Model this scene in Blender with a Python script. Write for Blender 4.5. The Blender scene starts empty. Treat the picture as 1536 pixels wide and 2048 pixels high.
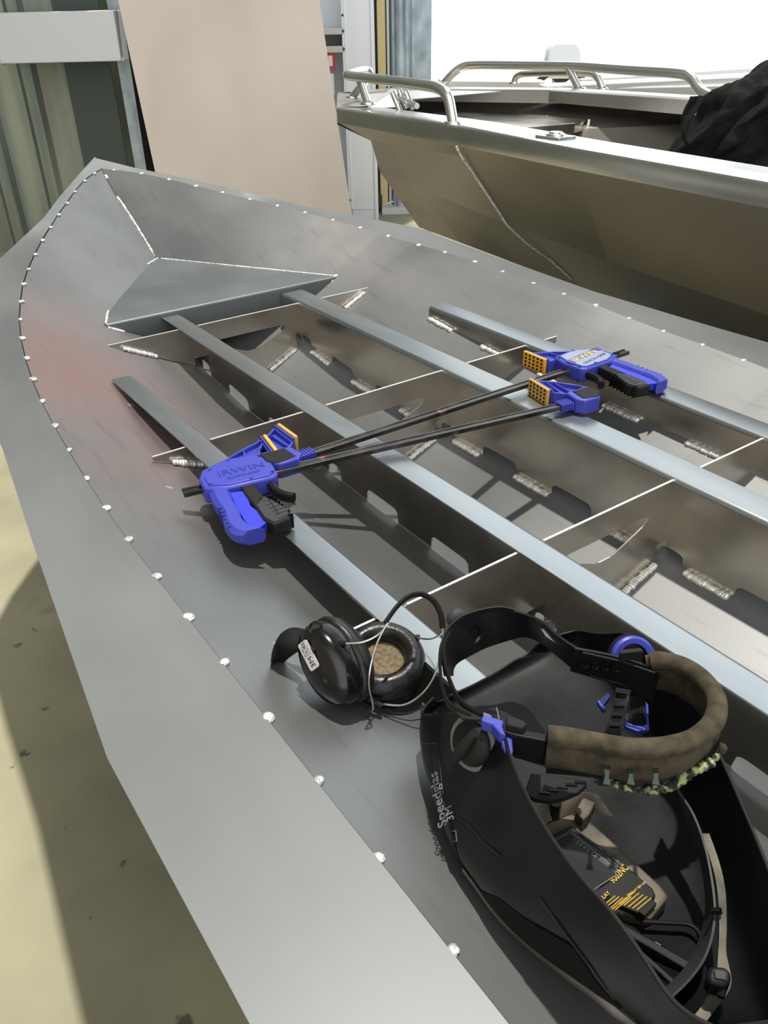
import bpy, bmesh, math, random
from mathutils import Vector, Matrix, noise
random.seed(7)
PI = math.pi
C = bpy.context.scene.collection
# ------------------------------------------------------------------ camera, world, sun, exposure
H = 0.75            # camera height above the plane of the stringer tops (metres); all "H units" below are multiples of it
DECK = 0.85         # height of the stringer tops above the floor
YAW, PITCH, ROLL, FPX = math.radians(34.54), math.radians(31.82), math.radians(-1.37), 1600.0
_ca, _sa, _cb, _sb, _cc, _sc = math.cos(YAW), math.sin(YAW), math.cos(PITCH), math.sin(PITCH), math.cos(ROLL), math.sin(ROLL)
FW = Vector((_sa*_cb, _ca*_cb, -_sb))
_r = Vector((_ca, -_sa, 0)); _u = _r.cross(FW)
RT = _r*_cc + _u*_sc
UP = -_r*_sc + _u*_cc
CAM = Vector((0, 0, H))
cam = bpy.data.cameras.new('camera'); camo = bpy.data.objects.new('camera', cam); C.objects.link(camo)
cam.sensor_fit = 'VERTICAL'; cam.sensor_height = 24.0; cam.lens = 24.0*FPX/2048.0
cam.clip_start = 0.02; cam.clip_end = 200
M = Matrix((RT, UP, -FW)).transposed().to_4x4(); M.translation = CAM
camo.matrix_world = M
bpy.context.scene.camera = camo
vs = bpy.context.scene.view_settings
vs.view_transform = 'Standard'; vs.look = 'None'; vs.gamma = 1; vs.use_curve_mapping = False
vs.exposure = 0.0
SUNDIR = Vector((-0.20, -0.12, -1.0)).normalized()
sd = bpy.data.lights.new('sun', 'SUN'); so = bpy.data.objects.new('sun', sd); C.objects.link(so)
sd.energy = 4.2; sd.angle = math.radians(1.6); sd.color = (1.0, 0.95, 0.86)
so.rotation_euler = SUNDIR.to_track_quat('-Z', 'Y').to_euler()
so.location = (2, 1, 6)
W = bpy.data.worlds.new('world'); bpy.context.scene.world = W; W.use_nodes = True
def build_world():
    nt = W.node_tree; nt.nodes.clear(); N = nt.nodes; L = nt.links
    out = N.new('ShaderNodeOutputWorld'); bg = N.new('ShaderNodeBackground'); L.new(bg.outputs[0], out.inputs[0])
    tc = N.new('ShaderNodeTexCoord')
    def lobe(d, lo, hi):
        vm = N.new('ShaderNodeVectorMath'); vm.operation = 'DOT_PRODUCT'
        L.new(tc.outputs['Generated'], vm.inputs[0]); vm.inputs[1].default_value = Vector(d).normalized()
        mr = N.new('ShaderNodeMapRange'); mr.interpolation_type = 'SMOOTHSTEP'
        L.new(vm.outputs['Value'], mr.inputs[0]); mr.inputs[1].default_value = lo; mr.inputs[2].default_value = hi
        return mr.outputs[0]
    # daylight coming in at the open side of the shed (towards +x and a little +y); dim roof elsewhere
    a = lobe((0.86, 0.50, 0.16), 0.70, 0.90)
    b = lobe((0.95, 0.05, 0.25), 0.75, 0.95)
    mx = N.new('ShaderNodeMath'); mx.operation = 'MAXIMUM'; L.new(a, mx.inputs[0]); L.new(b, mx.inputs[1])
    mix = N.new('ShaderNodeMix'); mix.data_type = 'RGBA'
    L.new(mx.outputs[0], mix.inputs[0])
    mix.inputs[6].default_value = (0.17, 0.185, 0.19, 1)
    mix.inputs[7].default_value = (1.9, 2.05, 2.15, 1)
    # added fill lobe behind camera brightening the back wall, plus added warm lobe left
    c = lobe((-0.50, -0.85, 0.35), 0.45, 0.95); mc = N.new('ShaderNodeMix'); mc.data_type = 'RGBA'; L.new(c, mc.inputs[0]); L.new(mix.outputs[2], mc.inputs[6]); mc.inputs[7].default_value = (2.1, 2.1, 2.05, 1)
    e = lobe((-0.95, 0.15, 0.05), 0.45, 0.90); me_ = N.new('ShaderNodeMix'); me_.data_type = 'RGBA'; L.new(e, me_.inputs[0]); L.new(mc.outputs[2], me_.inputs[6]); me_.inputs[7].default_value = (.50, .42, .34, 1)
    L.new(me_.outputs[2], bg.inputs[0]); bg.inputs[1].default_value = 1.0
build_world()

# ------------------------------------------------------------------ measuring helpers
def ray(px, py): return FW + RT*((px-768)/FPX) - UP*((py-1024)/FPX)
def P(px, py, z):                      # metres: the point of the ray at height z
    d = ray(px, py); t = (z-H)/d.z
    return CAM + d*t
def PX(px, py, x):
    d = ray(px, py); return CAM + d*(x/d.x)
CX = 1.355*H                            # centre line of the hull under construction
def terp(tab, v):
    if v <= tab[0][0]: return tab[0][1:]
    for a, b in zip(tab, tab[1:]):
        if v <= b[0]:
            t = (v-a[0])/(b[0]-a[0])
            return tuple(p+(q-p)*t for p, q in zip(a[1:], b[1:]))
    return tab[-1][1:]
# ------------------------------------------------------------------ materials
def srgb(r, g, b): return tuple(((c/255+0.055)/1.055)**2.4 if c > 10 else c/255/12.92 for c in (r, g, b))+(1,)
def base(name, col, metal=0.0, rough=0.5, **kw):
    m = bpy.data.materials.new(name); m.use_nodes = True
    b = m.node_tree.nodes['Principled BSDF']
    b.inputs['Base Color'].default_value = col if len(col) == 4 else tuple(col)+(1,)
    b.inputs['Metallic'].default_value = metal; b.inputs['Roughness'].default_value = rough
    for k, v in kw.items(): b.inputs[k.replace('_', ' ')].default_value = v
    return m
def tex(m, c1, c2, scale=6.0, stretch=(1, 1, 1), r1=None, r2=None, bump=0.0, bscale=60.0, lo=0.35, hi=0.65, detail=5.0, dist=0.0):
    nt = m.node_tree; N = nt.nodes; L = nt.links; b = N['Principled BSDF']
    tc = N.new('ShaderNodeTexCoord'); mp = N.new('ShaderNodeMapping'); L.new(tc.outputs['Object'], mp.inputs[0])
    mp.inputs['Scale'].default_value = stretch
    ns = N.new('ShaderNodeTexNoise'); L.new(mp.outputs[0], ns.inputs[0]); ns.inputs['Scale'].default_value = scale
    ns.inputs['Detail'].default_value = detail; ns.inputs['Distortion'].default_value = dist
    mr = N.new('ShaderNodeMapRange'); L.new(ns.outputs[0], mr.inputs[0]); mr.inputs[1].default_value = lo; mr.inputs[2].default_value = hi
    mix = N.new('ShaderNodeMix'); mix.data_type = 'RGBA'; L.new(mr.outputs[0], mix.inputs[0])
    mix.inputs[6].default_value = c1; mix.inputs[7].default_value = c2
    L.new(mix.outputs[2], b.inputs['Base Color'])
    if r1 is not None:
        rr = N.new('ShaderNodeMapRange'); L.new(ns.outputs[0], rr.inputs[0]); rr.inputs[1].default_value = lo; rr.inputs[2].default_value = hi
        rr.inputs[3].default_value = r1; rr.inputs[4].default_value = r2; L.new(rr.outputs[0], b.inputs['Roughness'])
    if bump:
        n2 = N.new('ShaderNodeTexNoise'); L.new(mp.outputs[0], n2.inputs[0]); n2.inputs['Scale'].default_value = bscale; n2.inputs['Detail'].default_value = 3
        bp = N.new('ShaderNodeBump'); L.new(n2.outputs[0], bp.inputs['Height']); bp.inputs['Strength'].default_value = bump; bp.inputs['Distance'].default_value = 0.002
        L.new(bp.outputs[0], b.inputs['Normal'])
    return m, mix, mp
def overlay(m, mix, col, mask_scale, lo, hi, amount, stretch=(1, 1, 1), kind='noise', center=None, rad=None):
    """blend one more colour (stain, scratches, dust) over the base colour"""
    nt = m.node_tree; N = nt.nodes; L = nt.links; b = N['Principled BSDF']
    tc = N.new('ShaderNodeTexCoord'); mp = N.new('ShaderNodeMapping'); L.new(tc.outputs['Object'], mp.inputs[0]); mp.inputs['Scale'].default_value = stretch
    if center is not None:
        vm = N.new('ShaderNodeVectorMath'); vm.operation = 'DISTANCE'; L.new(mp.outputs[0], vm.inputs[0])
        vm.inputs[1].default_value = tuple(c*s for c, s in zip(center, stretch))
        mr = N.new('ShaderNodeMapRange'); mr.interpolation_type = 'SMOOTHSTEP'; L.new(vm.outputs['Value'], mr.inputs[0])
        mr.inputs[1].default_value = rad; mr.inputs[2].default_value = 0.0
        ns = N.new('ShaderNodeTexNoise'); L.new(tc.outputs['Object'], ns.inputs[0]); ns.inputs['Scale'].default_value = mask_scale; ns.inputs['Detail'].default_value = 4
        m2 = N.new('ShaderNodeMapRange'); L.new(ns.outputs[0], m2.inputs[0]); m2.inputs[1].default_value = lo; m2.inputs[2].default_value = hi
        mu = N.new('ShaderNodeMath'); mu.operation = 'MULTIPLY'; L.new(mr.outputs[0], mu.inputs[0]); L.new(m2.outputs[0], mu.inputs[1]); fac = mu.outputs[0]
    else:
        ns = N.new('ShaderNodeTexNoise'); L.new(mp.outputs[0], ns.inputs[0]); ns.inputs['Scale'].default_value = mask_scale; ns.inputs['Detail'].default_value = 4
        mr = N.new('ShaderNodeMapRange'); L.new(ns.outputs[0], mr.inputs[0]); mr.inputs[1].default_value = lo; mr.inputs[2].default_value = hi; fac = mr.outputs[0]
    am = N.new('ShaderNodeMath'); am.operation = 'MULTIPLY'; L.new(fac, am.inputs[0]); am.inputs[1].default_value = amount
    mx = N.new('ShaderNodeMix'); mx.data_type = 'RGBA'; L.new(am.outputs[0], mx.inputs[0]); L.new(mix.outputs[2], mx.inputs[6]); mx.inputs[7].default_value = col
    L.new(mx.outputs[2], b.inputs['Base Color'])
    return mx
MT = {}
# rolled aluminium sheet of the hull bottom: dull, with a rusty smear and pale oxide clouds
m = base('hull_plate', (.3, .3, .3), 0.55, 0.42)
m, mx, _ = tex(m, (.145, .153, .156, 1), (.20, .206, .206, 1), 2.2, (1, .6, 1), .40, .50, .05, 500)
mx = overlay(m, mx, (.27, .165, .155, 1), 3.0, .20, .50, .85, (1, .45, 1), center=(-.59, .72, .28), rad=.40)
mx = overlay(m, mx, (.27, .25, .25, 1), 5.0, .35, .60, .7, (1, .55, 1), center=(.60, 1.35, .30), rad=.42)
mx = overlay(m, mx, (.60, .60, .58, 1), 30.0, .73, .75, .8, (4, .35, 1), center=(-.52, -.15, .18), rad=.9)
mx = overlay(m, mx, (.12, .12, .12, 1), 9.0, .58, .70, .35, (6, .6, 1))
MT['hull'] = m
m = base('chine_plate', (.4, .4, .4), 0.6, 0.42)
m, mx, _ = tex(m, (.165, .176, .18, 1), (.205, .215, .218, 1), 3.0, (1, .5, 1), .48, .56, .012, 600)
MT['chine'] = m
m = base('bow_plate', (.3, .3, .3), 0.6, 0.36)
m, mx, _ = tex(m, (.14, .158, .165, 1), (.17, .188, .195, 1), 4.0, (1, 1, 1), .45, .52, .04, 500)
MT['bow'] = m
m = base('stringer_aluminium', (.5, .5, .5), 0.9, 0.33)
m, mx, _ = tex(m, (.28, .305, .32, 1), (.36, .385, .395, 1), 3.0, (3, .6, 1), .28, .36, .03, 700)
MT['stringer'] = m
m = base('frame_aluminium', (.5, .5, .5), 0.95, 0.24)
m, mx, _ = tex(m, (.48, .44, .385, 1), (.66, .61, .54, 1), 3.0, (1, 1, 1), .18, .32, .03, 500)
MT['frame'] = m
m = base('web_warm_tinted', (.5, .5, .5), 0.97, 0.2)  # brown reflections put into the colour; same aluminium as the flanges
m, mx, _ = tex(m, (.50, .46, .40, 1), (.68, .63, .56, 1), 3.0, (1, 1, 1), .16, .30, .03, 500)
MT['web'] = m
MT['cut_edge'] = base('cut_edge', (.85, .85, .82), 0.7, 0.45)
m = base('weld_metal', (.7, .7, .68), 0.5, 0.3); m, mx, _ = tex(m, (.60, .60, .57, 1), (.95, .95, .92, 1), 90, (1, 1, 1), .2, .4, .4, 300); MT['weld'] = m
m = base('boat_side', (.4, .35, .28), 0.92, 0.33)
m, mx, _ = tex(m, (.24, .225, .205, 1), (.33, .31, .285, 1), 1.6, (1, .5, 1), .42, .52, .02, 400); MT['side'] = m
m = base('boat_gunwale', (.6, .62, .63), 0.9, 0.30)
m, mx, _ = tex(m, (.50, .50, .48, 1), (.58, .58, .56, 1), 3, (1, .5, 1), .25, .34); MT['gun'] = m
MT['tube'] = base('rail_tube', (.68, .68, .66), 0.95, 0.24)
MT['bright'] = base('bright_alu', (.78, .79, .8), 0.8, 0.35)
MT['blue'] = base('blue_plastic', srgb(58, 66, 170), 0, .42)
MT['blue_bright'] = base('bright_blue_plastic', srgb(52, 62, 205), 0, .30)
MT['black'] = base('black_plastic', (.010, .010, .011), 0, .42)
MT['black_matte'] = base('black_rubber', (.014, .0145, .014), 0, .6)
MT['grey_plastic'] = base('grey_rubber', (.045, .048, .052), 0, .5)
MT['tab'] = base('dark_green_tab', srgb(42, 54, 46), 0, .7)
MT['washer'] = base('grey_washer', (.15, .155, .155), 0, .5)
MT['yellow'] = base('yellow_pad', srgb(232, 170, 45), 0, .5)
MT['tan'] = base('tan_pad', srgb(205, 160, 80), 0, .55)
MT['dark_hole'] = base('recess_black', (.004, .004, .004), 0, .8)
m = base('bar_steel', (.10, .10, .10), 0.85, 0.33); m, mx, _ = tex(m, (.05, .05, .05, 1), (.12, .117, .11, 1), 14, (1, 3, 1), .28, .45)
mx = overlay(m, mx, (.38, .17, .12, 1), 25, .62, .66, .8); MT['bar'] = m
MT['silver_label'] = base('silver_label', srgb(150, 158, 185), .3, .4)
MT['yellow_ink'] = base('yellow_ink', srgb(240, 225, 30), 0, .5)
MT['dark_ink'] = base('dark_ink', srgb(50, 55, 90), 0, .5)
MT['blue_dark'] = base('dark_blue_plastic', srgb(40, 48, 140), 0, .45)
MT['white_label'] = base('white_label', srgb(215, 215, 215), .1, .4)
MT['black_ink'] = base('black_ink', (.01, .01, .01), 0, .6)
MT['gold_ink'] = base('gold_ink', srgb(214, 180, 70), .2, .5)
MT['white_ink'] = base('white_ink', srgb(118, 121, 120), 0, .6)
m = base('glossy_black', (.006, .0057, .0053), 0, .16); MT['gloss'] = m
m = base('leatherette', (.02, .02, .02), 0, .34); m, _, _ = tex(m, (.006, .006, .006, 1), (.011, .011, .011, 1), 40, (1, 1, 1), .3, .42, .25, 220); MT['leather'] = m
m = base('foam', srgb(115, 102, 78), 0, .95); m, _, _ = tex(m, srgb(92, 82, 62), srgb(132, 116, 90), 180, bump=.6, bscale=400); MT['foam'] = m
m = base('fleece', srgb(70, 62, 45), 0, .98); m, _, _ = tex(m, srgb(48, 43, 32), srgb(78, 70, 52), 60, bump=.35, bscale=700); MT['fleece'] = m
m = base('helmet_shell', (.020, .021, .023), 0, .36); m, mx, _ = tex(m, (.003, .0034, .0038, 1), (.009, .0105, .012, 1), 9, (1, 1, 1), .30, .46); m.node_tree.nodes['Principled BSDF'].inputs['Specular IOR Level'].default_value = .22
MT['shell'] = m
m = base('helmet_dust', srgb(120, 112, 98), .1, .6); m, _, _ = tex(m, srgb(38, 36, 32), srgb(112, 103, 84), 28, lo=.3, hi=.7, bump=.2); MT['dust'] = m
m = base('silver_frame', srgb(120, 118, 115), .7, .42); m, _, _ = tex(m, srgb(96, 88, 80), srgb(150, 146, 140), 14); MT['silver'] = m
MT['glass'] = base('filter_glass', (.03, .032, .034), 0, .10)
m = base('mesh_trim', srgb(110, 120, 85), 0, .85)
m, mx, _ = tex(m, srgb(28, 34, 28), srgb(160, 172, 120), 120, lo=.48, hi=.60); MT['trim'] = m
m = base('black_cloth', (.012, .012, .013), 0, .95); m, _, _ = tex(m, (.005, .005, .006, 1), (.013, .013, .014, 1), 12, bump=.5, bscale=60); MT['cloth'] = m
m = base('concrete', (.4, .38, .3), 0, .55)
m, mx, _ = tex(m, srgb(130, 128, 106), srgb(176, 170, 140), 1.6, lo=.3, hi=.7, bump=.15, bscale=40, r1=.55, r2=.75, detail=8)
mx = overlay(m, mx, srgb(60, 62, 50), 2.6, .60, .70, .55)
mx = overlay(m, mx, srgb(40, 40, 34), 11.0, .68, .71, .7)
MT['floor'] = m
m = base('cladding', (.3, .3, .27), .5, .5)
m, mx, _ = tex(m, srgb(96, 106, 100), srgb(146, 150, 134), 2.0, (3, 3, .25), .4, .6); mx = overlay(m, mx, srgb(104, 86, 74), 1.6, .50, .72, .6, (1.6, 1.6, .8)); MT['cladding'] = m
m = base('galvanised', (.5, .53, .55), .55, .42); m, _, _ = tex(m, srgb(128, 142, 152), srgb(178, 190, 198), 9, (1, 1, .5), .35, .5); MT['galv'] = m
MT['white_steel'] = base('white_steel', srgb(196, 198, 204), .1, .5)
MT['cabinet'] = base('cabinet_paint', srgb(228, 233, 240), 0, .45)
MT['shelf'] = base('shelf_board', srgb(198, 198, 192), 0, .6)
m = base('board', srgb(196, 172, 152), 0, .6); m, _, _ = tex(m, srgb(196, 184, 175), srgb(212, 202, 194), 1.4, (1, 1, .6), bump=.05, bscale=200, lo=.3, hi=.7); MT['mdf'] = m
MT['timber'] = base('timber_post', srgb(206, 186, 136), 0, .6)
MT['red'] = base('red_card', srgb(198, 60, 84), 0, .6)
MT['paper'] = base('white_card', srgb(225, 225, 222), 0, .7)
MT['flare_washed_blue'] = base('flare_washed_cowl', srgb(235, 244, 252), 0, .5)  # near-white colour stands for daylight flare washing the motor out
MT['recess_shade'] = base('recess_shade', srgb(66, 76, 72), .3, .5)  # shade of the wall recess put into the colour
MT['dark_steel'] = base('dark_steel', (.05, .055, .06), .3, .6)
# ------------------------------------------------------------------ mesh builder
for nm_ in ('black', 'black_matte', 'grey_plastic', 'gloss', 'leather', 'dark_hole', 'cloth', 'shell'):
    MT[nm_].node_tree.nodes['Principled BSDF'].inputs['Specular IOR Level'].default_value = {'gloss': .5, 'leather': .4, 'shell': .22}.get(nm_, .18)
class MB:
    def __init__(s): s.v = []; s.f = []; s.mi = []; s.k = 0
    def add(s, vs, fs):
        o = len(s.v); s.v += [Vector(v) for v in vs]
        for f in fs: s.f.append(tuple(i+o for i in f)); s.mi.append(s.k)
        return s
    def box(s, c, d, R=None):
        c = Vector(c); vs = []
        for i in (-1, 1):
            for j in (-1, 1):
                for k in (-1, 1):
                    p = Vector((i*d[0]/2, j*d[1]/2, k*d[2]/2))
                    vs.append(c + (R @ p if R else p))
        return s.add(vs, [(0, 1, 3, 2), (4, 6, 7, 5), (0, 4, 5, 1), (2, 3, 7, 6), (0, 2, 6, 4), (1, 5, 7, 3)])
    def prism(s, pts, o, ex, ey, h):     # polygon pts in (ex, ey) at o extruded by vector h
        o = Vector(o); ex = Vector(ex); ey = Vector(ey); h = Vector(h); n = len(pts)
        a = [o+ex*x+ey*y for x, y in pts]
        s.add(a+[p+h for p in a], [tuple(range(n))[::-1], tuple(range(n, 2*n))]+[(i, (i+1) % n, n+(i+1) % n, n+i) for i in range(n)])
        return s
    def tube(s, pts, r, n=10, closed=False, sq=None, up=None):
        pts = [Vector(p) for p in pts]; m = len(pts); rings = []
        nrm = None
        for i in range(m):
            if closed: t = pts[(i+1) % m]-pts[i-1]
            else: t = pts[min(i+1, m-1)]-pts[max(i-1, 0)]
            t.normalize()
            if up is not None:
                a = Vector(up) - t*t.dot(Vector(up))
            elif nrm is None:
                a = Vector((0, 0, 1)) if abs(t.z) < .9 else Vector((1, 0, 0)); a = a - t*t.dot(a)
            else: a = nrm - t*t.dot(nrm)
            a.normalize(); nrm = a; b = t.cross(a)
            rr = r[i] if isinstance(r, (list, tuple)) else r
            ra, rb = (rr, rr) if sq is None else (rr*sq[0], rr*sq[1])
            rings.append([pts[i]+a*math.cos(2*PI*k/n)*ra+b*math.sin(2*PI*k/n)*rb for k in range(n)])
        vs = [p for q in rings for p in q]; fs = []
        for i in range(m if closed else m-1):
            j = (i+1) % m
            for k in range(n): fs.append((i*n+k, i*n+(k+1) % n, j*n+(k+1) % n, j*n+k))
        if not closed: fs += [tuple(range(n))[::-1], tuple((m-1)*n+k for k in range(n))]
        return s.add(vs, fs)
    def grid(s, rows, closed=False):
        m = len(rows); n = len(rows[0]); fs = []
        for i in range(m-1 if not closed else m):
            j = (i+1) % m
            for k in range(n-1): fs.append((i*n+k, i*n+k+1, j*n+k+1, j*n+k))
        return s.add([p for r in rows for p in r], fs)
    def ell(s, c, r, R=None, n=10, m=7, power=1.0):
        c = Vector(c); vs = []; fs = []
        for j in range(m+1):
            th = PI*j/m
            for i in range(n):
                ph = 2*PI*i/n
                p = Vector((math.sin(th)*math.cos(ph)*r[0], math.sin(th)*math.sin(ph)*r[1], math.cos(th)*r[2]))
                vs.append(c+(R @ p if R else p))
        for j in range(m):
            for i in range(n): fs.append((j*n+i, (j+1)*n+i, (j+1)*n+(i+1) % n, j*n+(i+1) % n))
        return s.add(vs, fs)
    def lathe(s, prof, M4, n=28, sx=1.0, sy=1.0):
        rows = []
        for k in range(n):
            a = 2*PI*k/n
            rows.append([M4 @ Vector((r*math.cos(a)*sx, r*math.sin(a)*sy, z)) for r, z in prof])
        return s.grid(rows, closed=True)
    def build(s, name, mats, parent=None, smooth=35, solid=0.0, bevel=0.0, loc=None, local=False, sub=0, offset=-1):
        o = Vector(loc) if loc is not None else (world_loc(parent) if parent is not None and not local else Vector((0, 0, 0)))
        me = bpy.data.meshes.new(name); me.from_pydata([tuple(v-o) for v in s.v], [], s.f)
        if not isinstance(mats, (list, tuple)): mats = [mats]
        for q in mats: me.materials.append(q)
        for p, k in zip(me.polygons, s.mi): p.material_index = k
        bm = bmesh.new(); bm.from_mesh(me); bmesh.ops.remove_doubles(bm, verts=bm.verts, dist=1e-6)
        bmesh.ops.recalc_face_normals(bm, faces=bm.faces); bm.to_mesh(me); bm.free()
        if smooth:
            me.shade_smooth(); me.set_sharp_from_angle(angle=math.radians(smooth))
        ob = bpy.data.objects.new(name, me); C.objects.link(ob)
        if parent is not None: ob.parent = parent
        elif loc is not None: ob.location = o
        if solid:
            md = ob.modifiers.new('solid', 'SOLIDIFY'); md.thickness = solid; md.offset = offset
            md = ob.modifiers.new('split', 'EDGE_SPLIT'); md.split_angle = math.radians(smooth or 20)
        if bevel:
            md = ob.modifiers.new('bevel', 'BEVEL'); md.width = bevel; md.segments = 2; md.limit_method = 'ANGLE'; md.angle_limit = math.radians(40)
        if sub:
            md = ob.modifiers.new('sub', 'SUBSURF'); md.levels = sub; md.render_levels = sub
        return ob
def world_loc(o):
    p = Vector((0, 0, 0))
    while o is not None: p += Vector(o.location); o = o.parent
    return p
def thing(name, label, cat, loc=(0, 0, 0), group=None):
    o = bpy.data.objects.new(name, None); C.objects.link(o); o.location = loc; o.empty_display_size = .05
    o['label'] = label; o['category'] = cat
    if group: o['group'] = group
    return o
def tag(o, label, cat, group=None):
    o['label'] = label; o['category'] = cat
    if group: o['group'] = group
    return o
def struct(o): o['kind'] = 'structure'; return o
def smoothpath(pts, n=8, closed=False):
    pts = [Vector(p) for p in pts]; out = []; m = len(pts)
    for i in range(m if closed else m-1):
        if closed: a, b, c, d = pts[i-1], pts[i], pts[(i+1) % m], pts[(i+2) % m]
        else: a, b, c, d = pts[max(i-1, 0)], pts[i], pts[i+1], pts[min(i+2, m-1)]
        for k in range(n):
            t = k/n
            out.append(.5*((2*b)+(-a+c)*t+(2*a-5*b+4*c-d)*t*t+(-a+3*b-3*c+d)*t**3))
    if not closed: out.append(pts[-1])
    return out
def text(name, body, size, o, ex, ey, mat, parent, depth=.0004, sx=1.0, local=False, align='LEFT'):
    cu = bpy.data.curves.new(name, 'FONT'); cu.body = body; cu.size = size; cu.extrude = depth; cu.align_x = align; cu.resolution_u = 3
    t = bpy.data.objects.new(name, cu); C.objects.link(t)
    dg = bpy.context.evaluated_depsgraph_get(); me = bpy.data.meshes.new_from_object(t.evaluated_get(dg))
    bpy.data.objects.remove(t); bpy.data.curves.remove(cu)
    ex = Vector(ex).normalized(); ez = ex.cross(Vector(ey)).normalized(); ey = ez.cross(ex)
    R = Matrix((ex*sx, ey, ez)).transposed().to_4x4(); R.translation = Vector(o) - (Vector((0, 0, 0)) if local or parent is None else world_loc(parent))
    me.transform(R); me.materials.clear(); me.materials.append(mat)
    ob = bpy.data.objects.new(name, me); C.objects.link(ob)
    if parent is not None: ob.parent = parent
    return ob
def weld(name, pts, r, parent, flat=.7, seed=0, tight=.55):
    rnd = random.Random(seed+len(pts)); mb = MB()
    for a, b in zip(pts, pts[1:]):
        a = Vector(a); b = Vector(b); d = b-a; n = max(2, int(d.length/(r*tight))); t = d.normalized()
        x = t; z = Vector((0, 0, 1)); z = (z-x*z.dot(x)).normalized(); y = z.cross(x)
        for i in range(n):
            c = a+d*(i+.5)/n + y*rnd.uniform(-.15, .15)*r
            q = r*rnd.uniform(.85, 1.15)
            R = Matrix((x, y, z)).transposed() @ Matrix.Rotation(rnd.uniform(-.3, .3), 3, 'Y')
            mb.ell(c, (q*.62, q, q*flat), R, 8, 5)
    return mb.build(name, MT['weld'], parent, smooth=60)
# ================================================================== SETTING
FZ = -DECK
f2 = Vector((FW.x, FW.y, 0)).normalized(); r2 = Vector((f2.y, -f2.x, 0))
def BK(l, q, z): return r2*l+f2*q+Vector((0, 0, z))       # lateral, forward, height
def WQ(px, py, q):                                         # lateral and height where the ray reaches forward distance q
    d = ray(px, py); t = q/d.dot(f2); p = CAM+d*t
    return p.dot(r2), p.z
mb = MB(); mb.add([(-8, -6, FZ), (16, -6, FZ), (16, 18, FZ), (-8, 18, FZ)], [(0, 1, 2, 3)])
struct(mb.build('floor', MT['floor'], smooth=0))
# back wall of corrugated cladding, left of the big doorway
QW = 8.3
l1 = WQ(786, 200, QW)[0]
PW = .34; prof = [(0, 0), (.20, 0), (.235, .03), (.305, .03), (.34, 0)]
LC = WQ(232, 200, 6.95)[0]
mb = MB(); ls = []; l = -6.6
while l < l1:
    for a, b in prof[:-1]:
        x = l+a; ls.append((x, (6.30+(x+6.6)/(LC+6.6)*.65 if x < LC else QW)-b))
    l += PW
ls.append((l1, QW))
mb.grid([[BK(x, y, FZ), BK(x, y, 3.4)] for x, y in ls])
struct(mb.build('wall_back', MT['cladding'], smooth=0, solid=.002))
la, lb = WQ(142, 200, 6.85)[0], WQ(232, 200, 6.85)[0]  # flat strip coloured dark to stand for the shaded recess by the column
mb = MB(); mb.box((0, 0, 0), (lb-la, .02, 4.2)); o = mb.build('painted_shade_strip', MT['recess_shade'], smooth=0); o.location = BK((la+lb)/2, 6.86, 1.26); o.rotation_euler = (0, 0, -math.atan2(f2.x, f2.y)); struct(o)
# left wall in the foreground-left corner: corrugated too, runs towards the camera
mb = MB(); ls = []; q = 6.3
lx = WQ(-260, 200, 6.2)[0]
while q > 1.0:
    for a, b in prof[:-1]: ls.append((q-a, b))
    q -= PW
mb.grid([[BK(-4.4+b, a, FZ), BK(-4.4+b, a, 3.4)] for a, b in ls])
struct(mb.build('wall_left', MT['cladding'], smooth=0, solid=.002))
# floor-standing galvanised columns beside the doorway
def post(name, px0, px1, q, depth, mat, zt=3.3, py=220):
    a = WQ(px0, py, q)[0]; b = WQ(px1, py, q)[0]
    mb = MB(); c = BK((a+b)/2, q+depth/2, (FZ+zt)/2)
    mb.box(c-BK((a+b)/2, q, FZ), (b-a, depth, zt-FZ))
    return BK((a+b)/2, q, FZ), b-a
def bkthing(name, label, cat, l, q, z=None):
    t = thing(name, label, cat, BK(l, q, FZ if z is None else z)); t.rotation_euler = (0, 0, -math.atan2(f2.x, f2.y)); return t
# --- doorway column (C section with rolled round edge)
a = WQ(786, 200, 8.0)[0]; b = WQ(862, 200, 8.0)[0]
t = bkthing('steel_column', 'blue-grey galvanised steel column at the left side of the bright doorway', 'column', a, 8.0)
mb = MB(); w = b-a
mb.prism([(0, 0), (w*.42, 0), (w*.42, .05), (w*.5, .05), (w*.5, 0.02), (w, .02), (w, .22), (w-.01, .22), (w-.01, .04), (w*.5, .06), (w*.5, .22), (0, .22)], (0, 0, 0), (1, 0, 0), (0, 1, 0), (0, 0, 4.2))
mb.build('column_body', MT['galv'], t, smooth=0, local=True)
mb = MB(); mb.tube([(w*.20, -.012, 0), (w*.20, -.012, 4.2)], w*.14, 14)
mb.build('round_edge', MT['galv'], t, local=True)
mb = MB(); mb.tube(smoothpath([(w*.62, .012, 1.72), (w*.66, .004, 1.76), (w*.72, .0, 1.79), (w*.76, .0, 1.88), (w*.84, .01, 1.92)], 6), .008, 8)
mb.build('cable', MT['dark_steel'], t, local=True)
mb = MB(); mb.box((w*.4, .06, .03), (w*1.5, .34, .06)); mb.build('base_plate', MT['white_steel'], t, local=True, bevel=.004)
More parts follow.
